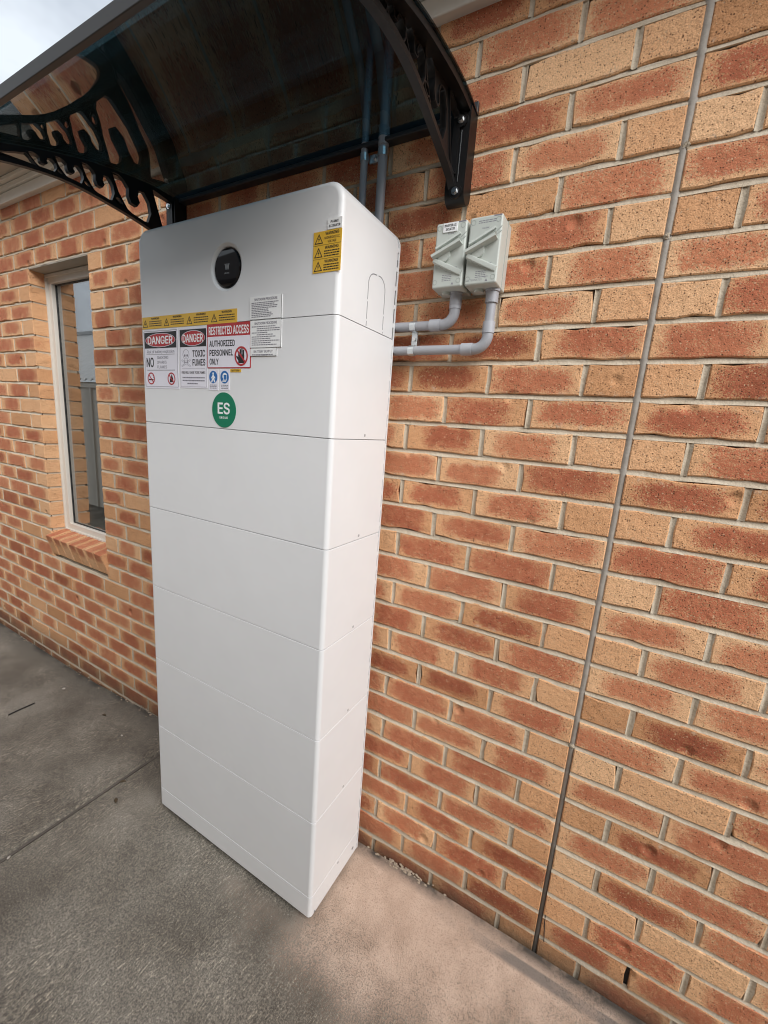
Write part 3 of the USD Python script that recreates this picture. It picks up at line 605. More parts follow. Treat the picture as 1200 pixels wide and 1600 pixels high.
# top module: rounded upper corners and a soft front edge
def top_module(z0, z1, R=.042, rf_=.014):
    layers = [(rf_*(1-math.sin(t)), YF+rf_*(1-math.cos(t))) for t in np.radians([0, 20, 40, 60, 80, 90])][::1]
    layers = [(rf_-rf_*math.sin(a), YF+rf_-rf_*math.cos(a)) for a in np.radians([0, 15, 30, 45, 60, 75, 90])]
    layers += [(0, YB-.006), (.002, YB-.001), (.006, YB)]
    rings = []
    for d, y in layers:
        ol = [(XL+d, z0), (XR-d, z0)] + arc(XR-R, z1-R, R-d, 0, 90, 9) + arc(XL+R, z1-R, R-d, 90, 180, 9)
        rings.append([(x, y, z) for x, z in ol])
    k = len(rings[0]); V = np.array(rings).reshape(-1, 3); Fs = []
    for i in range(len(rings)-1):
        for j in range(k):
            p, q = i*k+j, i*k+(j+1) % k
            Fs += [(p, q+k, q), (p, p+k, q+k)]
    b = (len(rings)-1)*k
    for j in range(1, k-1):
        Fs += [(0, j, j+1), (b, b+j+1, b+j)]
    return trimesh.Trimesh(V, Fs, process=True)
DC = (-1.0135, 1.9605)
tmod = top_module(SEAM[0]+G, 2.104)
tmod.fix_normals()
man = m3.Manifold(m3.Mesh(np.asarray(tmod.vertices, np.float32), np.asarray(tmod.faces, np.uint32)))
dish = m3.Manifold.revolve(m3.CrossSection([[(0, -.02), (.0505, -.02), (.0520, -.0060), (.0560, -.0030), (.0610, .0005), (.0610, .02), (0, .02)]]), 72)
dish = dish.rotate((90, 0, 0)).translate((DC[0], YF, DC[1]))
man2 = man-dish
if man2.is_empty() or man.is_empty(): man2 = man
top = obj('inverter_module', tm(man2), 'white_coat', cab, smooth=28, off=CO)
disp = tm(m3.Manifold.revolve(m3.CrossSection([[(0, 0), (.0495, 0), (.0495, .0085), (.047, .0105), (0, .0105)]]), 64).rotate((90, 0, 0)).translate((DC[0], YF+.0135, DC[1])))
dsp = obj('display', disp, 'display_glass', top, smooth=30, off=CO)
def label_text(s, xc, zc, h, w=None, bold=False, align='c', depth=.0003):
    t = meshkit.text_mesh(s, h, depth, bold); b = t.bounds
    sx = 1. if w is None else w/(b[1, 0]-b[0, 0])
    t.vertices[:, 0] = (t.vertices[:, 0]-b[0, 0])*sx
    W = (b[1, 0]-b[0, 0])*sx
    t.apply_translation((xc-(W/2 if align == 'c' else 0 if align == 'l' else W), zc-h/2, 0)); return t
yD = YF+.0135-.0105-.0001
obj('logo', cat_([front(label_text('W', DC[0]+.001, DC[1]+.002, .014, .017, True), yD), front(label_text('WHES', DC[0], DC[1]-.014, .0035, .018), yD)]), 'logo_lit', top, off=CO)
for i in range(6):
    zt = SEAM[i]-G; zb = (SEAM[i+1]+G) if i < 5 else .098
    m_ = obj('battery_module', module(zb, zt), 'white_coat', cab, smooth=35, off=CO)
    if i < 5:
        zs_ = SEAM[i+1]+.012; obj('screw', cyl((XR-.001, -.176, zs_), (XR+.0004, -.176, zs_), .0042, 14), 'print_grey_light', m_, off=CO)
base = obj('base', module(.018, .0965, bev=.0012), 'white_coat', cab, smooth=35, off=CO)
for y, z in ((-.085, .048), (-.18, .084), (-.305, .024)): obj('screw', cyl((XR-.001, y, z), (XR+.0006, y, z), .0055 if y > -.1 else .0035, 14), 'logo_grey', base, off=CO)
for x in (XL+.06, XR-.06):
    for y in (YF+.05, YB-.05): obj('foot', cyl((x, y, gz(x)), (x, y, .012), .02, 16), 'dark_gap', cab, off=CO)
# dark core behind the seams, rear plate and slotted rear edge
obj('core', box(XL+.006, XR-.006, YF+.006, YB-.002, .012, SEAM[0]-.004), 'logo_grey', cab, off=CO)
bp = tm(m3.Manifold(m3.CrossSection([arc(XR-.042, 2.062, .042, 0, 90, 9)+arc(XL+.042, 2.062, .042, 90, 180, 9)+[(XL, .015), (XR, .015)]]).extrude(.007))) if False else extr(sg.Polygon(arc(XR-.042, 2.062, .042, 0, 90, 9)+arc(XL+.042, 2.062, .042, 90, 180, 9)+[(XL, .015), (XR, .015)]), .006)
obj('rear_plate', front(bp, YB+.0095), 'white_coat', cab, off=CO)
obj('rear_gap', box(XL+.003, XR-.0025, YB-.0005, YB+.0034, .03, 2.03), 'dark_gap', cab, off=CO)
tabs = []
z = .04
while z < 2.05:
    obj('rear_tab', box(XR-.02, XR-.0005, YB-.001, YB+.004, z, z+.011), 'white_edge', cab, off=CO); z += .049
obj('wall_standoff', cat_([box(XL+.08, XL+.12, YB+.009, .0, .2, 1.95), box(XR-.12, XR-.08, YB+.009, .0, .2, 1.95)]), 'dark_gap', cab, off=CO)
# cable knock-out outlined on the right side
ko = sg.LineString([(-.203, 1.8235), (-.203, 1.925)]+arc(-.203+.03, 1.925, .03, 180, 90, 7)+arc(-.118-.03, 1.928, .03, 90, 0, 7)+[(-.118, 1.8235)]).buffer(.0011, cap_style=2)
for (y, z) in ((-.203, 1.885), (-.203, 1.838), (-.16, 1.957), (-.118, 1.87), (-.118, 1.83)): ko = ko.difference(sg.box(y-.004, z-.0025, y+.004, z+.0025))
kb = extr(ko, .0006); v = kb.vertices.copy(); kb.vertices = np.stack([XR-.0002+v[:, 2], v[:, 0], v[:, 1]], 1)
obj('knock_out', kb, 'logo_grey', top, off=CO)

# stickers: a plate each, with its print as sub-parts; PL stacks plates that overlap
def plate(name, x0, x1, z0, z1, m, label=None, y=YF, th=.0009, r=.001, parent=cab):
    p = sg.box(x0+r, z0+r, x1-r, z1-r).buffer(r, quad_segs=3)
    return obj(name, front(extr(p, th), y), m, parent, label=label, off=CO), y-th
def pr(parent, name, polys, y, m, th=.0003):
    obj(name, front(polys if isinstance(polys, trimesh.Trimesh) else extr(polys, th), y), m, parent, off=CO)
def dashes(x0, x1, z, h, rng, fill=1.):
    """a line of print too small to read: short words as bars"""
    L = []; x = x0
    while x < x0+(x1-x0)*fill:
        w = rng.uniform(.0035, .010); L.append(sg.box(x, z-h/2, min(x+w, x1), z+h/2)); x += w+.0013
    return L
drng = np.random.default_rng(3)
def tri_sign(xc, zc, s):
    o = sg.Polygon([(xc-s*.58, zc-s*.5), (xc+s*.58, zc-s*.5), (xc, zc+s*.5)])
    return o.difference(o.buffer(-s*.085)).union(sg.Polygon([(xc+s*.04, zc+s*.2), (xc-s*.12, zc-s*.10), (xc+.0, zc-s*.08), (xc-s*.05, zc-s*.34), (xc+s*.13, zc-s*.01), (xc+s*.01, zc-s*.03)]))
# long yellow strip of four warnings
ys, yy = plate('warning_strip', -1.3965, -.9705, 1.8195, 1.8545, 'sticker_yellow', 'long yellow strip of four electrical warnings')
T = []; D = []
for i in range(4):
    x = -1.3965+.1065*i; T.append(tri_sign(x+.016, 1.8355, .022))
    D.append(label_text('WARNING', x+.067, 1.8487, .0052, .04, True))
    for q in range(3): T += dashes(x+.036, x+.098, 1.8405-.0062*q, .0024, drng)
D.append(extr(union_all(T), .0003))
pr(ys, 'print', cat_(D), yy, 'print_black')
# DANGER no smoking
def ellipse(xc, zc, a, b): return affinity.scale(sg.Point(xc, zc).buffer(1, quad_segs=24), a, b)
def no_sign(xc, zc, r):
    c = sg.Point(xc, zc).buffer(r, quad_segs=16); ring = c.difference(sg.Point(xc, zc).buffer(r*.80, quad_segs=16))
    return ring.union(sg.LineString([(xc-r*.62, zc+r*.62), (xc+r*.62, zc-r*.62)]).buffer(r*.09))
def border(x0, x1, z0, z1, w): b = sg.box(x0, z0, x1, z1); return b.difference(b.buffer(-w))
d1, yy = plate('danger_sign', -1.3935, -1.2225, 1.6405, 1.8155, 'sticker_white', 'white DANGER sign forbidding smoking, sparks and flames')
pr(d1, 'black_panel', sg.box(-1.388, 1.7615, -1.230, 1.8085).difference(ellipse(-1.309, 1.785, .0745, .0205)), yy, 'print_black')
pr(d1, 'red_oval', ellipse(-1.309, 1.785, .0725, .0188), yy, 'print_red')
pr(d1, 'lettering_white', label_text('DANGER', -1.309, 1.785, .0215, .124, True), yy-.0003, 'print_white')
pr(d1, 'lettering_grey', cat_([label_text('Risk of battery explosion', -1.309, 1.7515, .0085, .136), label_text('SMOKING', -1.327, 1.7335, .0085, .056, align='l'), label_text('SPARKS', -1.327, 1.7195, .0085, .047, align='l'), label_text('FLAMES', -1.327, 1.7055, .0085, .049, align='l')]), yy, 'print_grey')
pr(d1, 'lettering_black', cat_([label_text('NO', -1.363, 1.7195, .0265, .038, True), extr(union_all([sg.box(-1.380, 1.7425, -1.240, 1.7434), sg.box(-1.380, 1.6955, -1.240, 1.6967), border(-1.3905, -1.2255, 1.6455, 1.8125, .0008)]), .0003)]), yy, 'print_black')
pr(d1, 'prohibition_mark', no_sign(-1.3605, 1.6705, .0185), yy-.0003, 'print_red'); pr(d1, 'prohibition_mark', no_sign(-1.2575, 1.6705, .0185), yy-.0003, 'print_red')
pr(d1, 'pictogram', union_all([sg.box(-1.373, 1.6655, -1.349, 1.669), sg.LineString([(-1.351, 1.672), (-1.347, 1.676), (-1.352, 1.681)]).buffer(.0008), sg.Polygon([(-1.266, 1.66), (-1.249, 1.66), (-1.250, 1.672), (-1.2565, 1.684), (-1.2605, 1.674), (-1.2655, 1.670)])]), yy, 'print_black')
# DANGER toxic fumes
d2, yy = plate('danger_sign', -1.2155, -1.0925, 1.6445, 1.8135, 'sticker_white', 'white DANGER sign with a skull, TOXIC FUMES')
pr(d2, 'black_panel', sg.box(-1.2125, 1.7615, -1.0955, 1.8095).difference(ellipse(-1.154, 1.7855, .0535, .0215)), yy, 'print_black')
pr(d2, 'red_oval', ellipse(-1.154, 1.7855, .0520, .0198), yy, 'print_red')
pr(d2, 'lettering_white', label_text('DANGER', -1.154, 1.7855, .021, .090, True), yy-.0003, 'print_white')
pr(d2, 'lettering_black', cat_([label_text('TOXIC', -1.1285, 1.7425, .0175, .056, True), label_text('FUMES', -1.1285, 1.7175, .0175, .056, True), label_text('FIRE WILL CAUSE TOXIC FUMES', -1.154, 1.6890, .0062, .106, True)]), yy, 'print_black')
dl = []
for q, f in ((0, 1), (1, 1), (2, .6)): dl += dashes(-1.204+(.022 if q == 2 else 0), -1.104, 1.6745-.0085*q, .0035, drng, f)
pr(d2, 'small_print', union_all(dl+[border(-1.2125, -1.0955, 1.6480, 1.8105, .0006), sg.box(-1.206, 1.7005, -1.102, 1.7011)]), yy, 'print_grey')
sk = sg.Point(-1.186, 1.7405).buffer(.0145).union(sg.box(-1.1935, 1.718, -1.1785, 1.732)); sko = sk.difference(sk.buffer(-.0009))
bones = [sg.LineString([(-1.204, 1.708), (-1.168, 1.724)]).buffer(.0022), sg.LineString([(-1.204, 1.724), (-1.168, 1.708)]).buffer(.0022)]
bn = union_all(bones).difference(sk); bn = bn.difference(bn.buffer(-.0008))
pr(d2, 'skull', union_all([sko, bn, sg.Point(-1.1915, 1.7375).buffer(.0036), sg.Point(-1.1805, 1.7375).buffer(.0036), sg.Polygon([(-1.1885, 1.729), (-1.1835, 1.729), (-1.186, 1.733)]), sg.box(-1.1915, 1.7195, -1.1905, 1.725), sg.box(-1.1865, 1.7195, -1.1855, 1.725), sg.box(-1.1815, 1.7195, -1.1805, 1.725)]), yy, 'print_grey')
# RESTRICTED ACCESS
d3, yy = plate('restricted_sign', -1.0915, -.9175, 1.7005, 1.8195, 'print_red', 'red and white RESTRICTED ACCESS sign with a forbidding hand', r=.003)
pr(d3, 'white_panel', sg.box(-1.0865, 1.7055, -.9225, 1.7835).buffer(.002), yy, 'sticker_white')
pr(d3, 'lettering_white', label_text('RESTRICTED ACCESS', -1.0045, 1.8012, .0205, .158, True), yy, 'print_white')
pr(d3, 'lettering_black', cat_([label_text('AUTHORIZED', -1.081, 1.7672, .0155, .103, True, 'l'), label_text('PERSONNEL', -1.081, 1.7425, .0155, .096, True, 'l'), label_text('ONLY', -1.081, 1.7188, .0155, .037, True, 'l')]), yy-.0003, 'print_black')
hx, hz = -.953, 1.732
hand = [sg.box(hx-.0095, hz-.016, hx+.0095, hz+.002).buffer(.002)]
for dx, l in ((-.0095, .010), (-.0035, .016), (.0025, .018), (.0085, .014)): hand.append(sg.LineString([(hx+dx, hz), (hx+dx, hz+l)]).buffer(.0024))
hand.append(sg.LineString([(hx-.009, hz-.010), (hx-.017, hz-.001)]).buffer(.0026))
pr(d3, 'hand', union_all(hand), yy-.0003, 'print_black')
pr(d3, 'prohibition_mark', no_sign(hx, hz, .0255), yy-.0006, 'print_red')
# small blue mandatory signs
for i, xc in enumerate((-1.0667, -1.0195)):
    b, yy = plate('mandatory_label', xc-.0205, xc+.0205, 1.6405, 1.6975, 'sticker_white', ('small white label with a blue walking-person disc', 'small white label with a blue face-shield disc')[i])
    pr(b, 'blue_disc', sg.Point(xc, 1.6765).buffer(.0172), yy, 'print_blue')
    if i == 0: pg = union_all([sg.Point(xc, 1.6865).buffer(.0028), sg.LineString([(xc, 1.683), (xc, 1.675), (xc-.006, 1.664)]).buffer(.0022), sg.LineString([(xc, 1.675), (xc+.006, 1.664)]).buffer(.0022), sg.LineString([(xc-.007, 1.674), (xc, 1.682), (xc+.007, 1.674)]).buffer(.0016)])
    else: pg = union_all([sg.Point(xc+.001, 1.679).buffer(.009).difference(sg.box(xc-.004, 1.666, xc+.012, 1.6835)), border(xc-.005, xc+.010, 1.668, 1.684, .0014), sg.box(xc-.009, 1.664, xc+.006, 1.667)])
    pr(b, 'pictogram', pg, yy-.0003, 'print_white')
    dl = []
    for q in range(3): dl += dashes(xc-.014, xc+.014, 1.6545-.0042*q, .0018, drng)
    pr(b, 'small_print', union_all(dl), yy, 'print_grey')
ty, yy = plate('battery_label', -.997, -.9545, 1.690, 1.6985, 'sticker_yellow', 'tiny yellow BATTERY label')
pr(ty, 'print', label_text('BATTERY', -.9755, 1.6942, .0045, .032, True), yy, 'print_black')
# green ES disc
es = obj('energy_disc', front(extr(sg.Point(-1.0235, 1.5858).buffer(.0493, quad_segs=24), .0012), YF), 'print_green', cab, label='round green disc lettered ES', off=CO)
pr(es, 'lettering', cat_([label_text('ES', -1.0235, 1.5905, .030, .050, True), label_text('UN 3480', -1.0235, 1.5645, .0065, .034)]), YF-.0012, 'print_white')
# procedure labels
def proc(name, x0, x1, z0, z1, title, lines, lab, extra=None):
    b, yy = plate(name, x0, x1, z0, z1, 'label_white', lab, th=.0018)
    dl = []
    for q in range(lines):
        dl += dashes(x0+.006+(.018 if extra and q in (1, 2, 4) else 0), x1-.006, z1-.0155-q*(z1-z0-.018)/lines, .0021, drng, drng.uniform(.55, 1.))
    pr(b, 'print', cat_([label_text(title, (x0+x1)/2, z1-.0075, .0056, (x1-x0)*.72, True), extr(union_all(dl), .0003)]), yy, 'print_grey')
    pr(b, 'shadow_edge', union_all([sg.box(x1-.0011, z0, x1, z1), sg.box(x0, z0, x1, z0+.0008)]), yy, 'print_black')
proc('procedure_label', -.9205, -.8095, 1.8215, 1.8775, 'SHUTDOWN PROCEDURE', 9, 'upper white SHUTDOWN PROCEDURE label')
proc('procedure_label', -.9190, -.8095, 1.7515, 1.8195, 'SHUTDOWN PROCEDURE', 10, 'lower white SHUTDOWN PROCEDURE label with handwriting', True)
proc('supply_label', -.9185, -.8245, 1.7305, 1.7500, 'BATTERY SUPPLY', 2, 'white BATTERY SUPPLY label')
# upper right labels
pv, yy = plate('array_label', -.6765, -.6365, 2.0015, 2.0235, 'label_white', 'small white isolator label above the yellow warnings', th=.0018)
pr(pv, 'print', cat_([label_text('PV ARRAY', -.6565, 2.0165, .0048, .022, True), label_text('D.C. ISOLATOR', -.6565, 2.0082, .0048, .031, True)]), yy, 'print_black')
y3, yy = plate('warning_stack', -.7160, -.6360, 1.9135, 2.0005, 'sticker_yellow', 'yellow block of three stacked electrical warnings', th=.0012)
T = []; D = []
for i in range(3):
    z = 2.0005-.029*(i+.5); T.append(tri_sign(-.700, z-.0005, .021)); D.append(label_text('WARNING', -.6625, z+.0085, .0058, .038, True))
    if i == 0: D += [label_text('HAZARDOUS D.C.', -.6625, z-.0005, .0052, .044), label_text('VOLTAGE', -.6625, z-.0085, .0052, .024)]
    else:
        for q in range(3): T += dashes(-.684, -.641, z+.001-.0052*q, .0023, drng)
    if i: T.append(sg.box(-.7155, z+.0143, -.6365, z+.0148))
D.append(extr(union_all(T), .0003)); pr(y3, 'print', cat_(D), yy, 'print_black')

# ------------------------------------------------------------------ canopy
CX0, CX1 = -1.643, -.4915
can = thing('door_canopy', 'dark smoked canopy with black scroll brackets above the battery cabinet', 'canopy', ((CX0+CX1)/2, 0, 2.36))
KO = ((CX0+CX1)/2, 0, 2.36)
from scipy.interpolate import PchipInterpolator, CubicSpline
arcY = np.array([-.70, -.675, -.62, -.557, -.48, -.40, -.31, -.22, -.12, -.05, 0.])
arcZ = np.array([2.198, 2.211, 2.237, 2.263, 2.291, 2.316, 2.339, 2.354, 2.365, 2.364, 2.358])
armY = np.array([-.665, -.56, -.486, -.404, -.288, -.219, -.148, -.09, -.055, -.03])
armZ = (np.array([2.180, 2.217, 2.233, 2.243, 2.237, 2.229, 2.217, 2.203, 2.186, 2.163]), np.array([2.186, 2.232, 2.254, 2.267, 2.260, 2.243, 2.222, 2.203, 2.186, 2.163]))
fa = CubicSpline(arcY, arcZ)
ya = np.linspace(-.675, 0, 60)
def sideways(poly, xc, w):
    e = extr(poly, w); v = e.vertices.copy(); e.vertices = np.stack([xc-w/2+v[:, 2], v[:, 0], v[:, 1]], 1); e.invert() if e.is_watertight and e.volume < 0 else None; return e
arc_bar = sg.Polygon([(y, fa(y)) for y in ya]+[(y, fa(y)-.011-.005*(1-abs(y)/.72)) for y in ya[::-1]])
yl = np.linspace(-.662, -.03, 60)
plate_o = sg.Polygon([(-.05, 2.36), (-.002, 2.36), (-.002, 2.175)]+arc(-.027, 2.175, .025, 0, -180, 10)+[(-.052, 2.20)]).buffer(0)
# openwork: each cell is an opening that wraps round a hook hanging from the arc
CELL = [(0, 1.), (.14, .45), (.35, .08), (.62, -.02), (.88, .06), (.97, .33), (.93, .58), (.80, .77), (.68, .75), (.645, .6), (.705, .45), (.61, .27), (.43, .28), (.355, .48), (.36, .72), (.27, .87), (.14, .985)]
cells = [(-.266, -.137), (-.359, -.264), (-.432, -.357), (-.500, -.430)]
for bi, xc in enumerate((CX0, CX1)):
    io = 1 if bi == 0 else -1
    fm = CubicSpline(armY, armZ[bi])
    arm_bar = sg.LineString([(y, fm(y)+.0055) for y in yl]).buffer(.0058)
    zb = lambda y: float(fm(y))+.0105
    zt = lambda y: float(fa(y))-.0135
    def at_(y, t): return (y, zb(y)+(zt(y)-zb(y))*t)
    holes = []
    for b, a in cells:
        pg = sg.Polygon([at_(b+(a-b)*u, t) for u, t in CELL]).buffer(0)
        k_ = .0035*min(1, (a-b)/.1)
        holes.append(pg.buffer(-.0016).buffer((.0044+.0022*bi)*(.4+.6*min(1, (a-b)/.1))))
        holes.append(affinity.rotate(affinity.scale(sg.Point(at_(b+(a-b)*.13, .17)).buffer(1), .0095*(a-b)/.1, .0042*(a-b)/.1), -25))
    holes.append(sg.Polygon([at_(-.128, .97), at_(-.058, .9), at_(-.058, .12), at_(-.072, .05), at_(-.086, .06)]).buffer(-.002).buffer(.0045))
    holes.append(sg.Polygon([at_(-.575, .55), at_(-.507, .9), at_(-.492, .42), at_(-.484, .03)]).buffer(-.0012).buffer(.0012))
    region = sg.Polygon([(y, fa(y)-.006) for y in np.linspace(-.66, -.02, 60)]+[(y, fm(y)+.006) for y in np.linspace(-.03, -.655, 60)]).buffer(0)
    web_p = region.difference(union_all(holes)).simplify(.0004)
    if hasattr(web_p, 'geoms'): web_p = max(web_p.geoms, key=lambda g_: g_.area)
    B = obj('bracket', cat_([sideways(arc_bar, xc-io*.008, .030), sideways(arm_bar.simplify(.0004), xc+io*.0075, .018), sideways(plate_o, xc, .052)]), 'black_plastic', can, smooth=40, off=KO, label=('left', 'right')[bi]+' black scrollwork bracket')
    obj('scrollwork', sideways(web_p, xc+io*.0075, .008), 'black_plastic', B, smooth=40, off=KO)
    for h_ in holes:
        if h_.area < 1.2e-4: continue
        rm = h_.buffer(.0026).difference(h_).intersection(region)
        for g_ in getattr(rm, 'geoms', [rm]):
            if g_.area > 2e-5: obj('scroll_rim', sideways(g_.simplify(.0003), xc+io*.0075, .017), 'black_plastic', B, smooth=40, off=KO)
    xb = xc-io*.004
    for z in (2.1735, 2.331):
        obj('boss', cyl((xb, -.050, z), (xb, -.056, z), .0165, 22), 'black_plastic', B, smooth=40, off=KO)
        obj('bolt', cat_([cyl((xb, -.056, z), (xb, -.0575, z), .0095, 20), cyl((xb, -.0575, z), (xb, -.0625, z), .0062, 6)]), 'steel', B, smooth=40, off=KO)
    obj('rib', bbox(xc-io*.006-.0015, xc-io*.006+.0015, -.0535, -.049, 2.195, 2.31, .001), 'black_alu', B, off=KO)
# sheet: curved slab
yq = np.linspace(-.688, -.008, 64); sp = []
for y in yq: sp.append((y, float(fa(y))+.0015))
th = .0045; top_l = [(y, z+th) for y, z in sp]
shp = sg.Polygon(sp+top_l[::-1])
x0, x1 = CX0-.028, CX1+.028
nx = 24
xs = np.linspace(x0, x1, nx+1); k = len(sp)
V = []
for x in xs:
    sag = 0
    for y, z in sp: V.append((x, y, z))
    for y, z in top_l: V.append((x, y, z))
V = np.array(V); Fs = []; s = 2*k
for i in range(nx):
    for j in range(k-1):
        p = i*s+j
        Fs += [(p, p+1, p+s+1), (p, p+s+1, p+s)]
        p += k
        Fs += [(p, p+s+1, p+1), (p, p+s, p+s+1)]
    for j in (0, k-1):
        p = i*s+j; q = [(p, p+s, p+s+k), (p, p+s+k, p+k)]
        Fs += q if j == 0 else [f[::-1] for f in q]
for i in (0, nx):
    for j in range(k-1):
        p = i*s+j; q = [(p, p+k, p+k+1), (p, p+k+1, p+1)]
        Fs += q if i == 0 else [f[::-1] for f in q]
sh = trimesh.Trimesh(V, Fs, process=False)
if sh.volume < 0: sh.invert()
obj('sheet', sh, 'smoked_sheet', can, smooth=40, off=KO, label='curved smoked plastic sheet')
obj('back_rail', cat_([bbox(x0+.03, x1-.03, -.034, -.003, 2.349, 2.361, .003), bbox(x0, x1, -.012, -.002, 2.361, 2.392, .003)]), 'black_alu', can, smooth=40, off=KO)
frl = sg.Polygon([(-.689, 2.192), (-.681, 2.192), (-.679, 2.212), (-.684, 2.217), (-.692, 2.210)]).buffer(.002)
fr_m = extr(frl, x1-x0+.01); v = fr_m.vertices.copy(); fr_m.vertices = np.stack([v[:, 2]+x0-.005, v[:, 0], v[:, 1]], 1)
obj('front_rail', fr_m, 'rail_alu', can, smooth=40, off=KO)

# ------------------------------------------------------------------ isolator switches
def isolator(name, xc, lab, withlabel, hand):
    t = thing(name, lab, 'switch', (xc, -.04, 1.935)); O = (xc, -.04, 1.935)
    w, z0, z1 = .0415, 1.936, 2.091
    hull = []
    sp_ = m3.Manifold.sphere(.005, 16); sb = m3.Manifold.sphere(.003, 12)
    for x in (-w, w):
        for z in (z0, z1):
            sx, sz = np.sign(x), (1 if z == z1 else -1)
            hull.append(sp_.translate((xc+x-sx*.0055, -.079, z-sz*.0055)))
            hull.append(sb.translate((xc+x-sx*.003, -.004, z-sz*.003)))
    b = obj('housing', tm(m3.Manifold.batch_hull(hull)), 'isolator_grey', t, smooth=40, off=O)
    yf = -.084
    # guard: a "<" of two sloped ridges, and the lever lying in the upper one
    def wedge(p, q, wd, h0, h1):
        p, q = np.array(p, float), np.array(q, float); d = (q-p)/np.linalg.norm(q-p); n_ = np.array([-d[1], d[0]])
        P = []
        for c, h in ((p, h0), (q, h1)):
            for s_, hh in ((-1, 0), (1, 0), (1, .75), (.6, 1), (-.6, 1), (-1, .75)):
                a = c+n_*s_*wd/2; P.append((a[0], yf+.001-h*hh, a[1]))
        return trimesh.convex.convex_hull(np.array(P))
    L = xc-.041
    obj('guard', wedge((L+.005, 2.0005), (xc+.037, 1.968), .012, .016, .004), 'isolator_grey', t, smooth=30, off=O)
    obj('guard', wedge((L+.008, 2.027), (xc+.026, 2.0605), .0075, .016, .005), 'isolator_grey', t, smooth=30, off=O)
    obj('lever', wedge((L+.002, 2.0065), (xc+.032, 2.0385), .0105, .026, .021), 'isolator_grey', t, smooth=30, off=O)
    obj('recess', front(extr(sg.Polygon([(L+.010, 2.0215), (xc+.027, 2.0525), (xc+.030, 2.0455), (L+.008, 2.014)]), .0004), yf+.0002), 'isolator_dark', t, off=O)
    obj('notch', box(xc+.0285, xc+.0315, yf-.0185, yf+.001, 2.041, 2.047), 'isolator_dark', t, off=O)
    obj('pivot', cyl((xc-.012, yf+.001, 2.012), (xc-.012, yf-.009, 2.012), .0165, 28), 'isolator_grey', t, smooth=40, off=O)
    ring_ = sg.box(xc-w-.0004, z0-.0004, xc+w+.0004, z1+.0004).buffer(.0002)
    obj('lid_seam', front(extr(ring_.difference(ring_.buffer(-.004)), .0012), -.034), 'isolator_dark', t, off=O)
    obj('groove', front(extr(union_all([sg.LineString([(xc+.028, 2.051), (xc+.0405, 2.062)]).buffer(.0008), sg.LineString([(xc+.030, 2.044), (xc+.0405, 2.052)]).buffer(.0008)]), .0004), yf+.0002), 'isolator_dark', t, off=O)
    for x, z in ((-.031, 2.078), (.031, 2.078), (-.033, 1.951), (.031, 1.951)):
        c = sg.Point(xc+x, z).buffer(.0058); obj('cap', front(extr(c.difference(c.buffer(-.0008)), .0005), yf+.0002), 'isolator_dark', t, off=O)
    pp = [label_text('OFF', xc+.020, 1.9825, .0042, .009, True), extr(sg.Polygon([(xc+.012, 1.9425), (xc+.019, 1.9425), (xc+.0155, 1.9485)]), .0003), label_text('56SW', xc+.001, 2.063, .0032, .017, True),
          extr(union_all([sg.box(xc+.019, 2.0855, xc+.038, 2.0885)]+sum([dashes(xc-.014, xc+.012, 1.966-.0042*q, .0017, drng) for q in range(4)], [])+([] if withlabel else sum([dashes(xc-.018, xc+.026, 2.0795-.0042*q, .0018, drng) for q in range(2)], []))), .0003)]
    if hand: pp += [label_text('ALTERNATIV', xc-.015, 1.9475, .0042, .040), label_text('INV', xc+.014, 1.953, .0042, .010)]
    obj('print', front(cat_(pp), yf+.0002), 'print_grey', t, off=O)
    if withlabel:
        pl = obj('label_tag', front(extr(sg.box(xc-.021, 2.0665, xc+.017, 2.0875), .0022), yf), 'print_white', t, off=O)
        obj('print', front(cat_([label_text('INVERTER A.C.', xc-.002, 2.0812, .0052, .032, True), label_text('ISOLATOR', xc-.002, 2.0728, .0052, .024, True)]), yf-.0022), 'print_black', pl, off=O)
    obj('plug', cyl((xc-.013, -.044, 1.938), (xc-.013, -.044, 1.929), .0125, 22), 'isolator_grey', t, smooth=40, off=O)
    return t
isolator('isolator_switch', -.4755, 'pale grey isolator switch with a white printed tag, left of the pair on the bricks', True, False)
isolator('isolator_switch', -.3865, 'pale grey isolator switch with handwriting at its foot, right of the pair', False, True)

# ------------------------------------------------------------------ conduits
def elbow(xc, zc, y, R, n=12):    # from +x run turning up
    return [(xc-R+R*math.sin(t), y, zc+R-R*math.cos(t)) for t in np.linspace(0, math.pi/2, n)]
def run(name, xs, zh, xv, zt, lab, y=-.035):
    t = thing(name, lab, 'conduit', (xv, y, zh), group=None); O = (xv, y, zh); R = .034; r = .0125
    obj('pipe', tube([(xs, y, zh), (xv-R-.02, y, zh)], r, 20), 'conduit_grey', t, smooth=40, off=O)
    if zt-zh-R > .055: obj('pipe', tube([(xv, y, zh+R+.02), (xv, y, zt-.03)], r, 20), 'conduit_grey', t, smooth=40, off=O)
    obj('elbow', tube([(xv-R-.012, y, zh)]+elbow(xv, zh, y, R)+[(xv, y, zh+R+.012)], .0142, 20), 'conduit_grey', t, smooth=40, off=O)
    for p_, q_ in (((xv-R-.034, y, zh), (xv-R-.004, y, zh)), ((xv, y, zh+R+.004), (xv, y, zh+R+.032))): obj('socket', cyl(p_, q_, .0158, 24), 'conduit_grey_light', t, smooth=40, off=O)
    obj('adaptor', cat_([cyl((xv, y, zt-.032), (xv, y, zt+.004), .0163, 24), cyl((xv, y, zt-.005), (xv, y, zt+.004), .019, 24)]), 'conduit_grey', t, smooth=40, off=O)
    return t
run('conduit_run', -.66, 1.858, -.464, 1.936, 'grey conduit bending from the left isolator to the cabinet, upper of two')
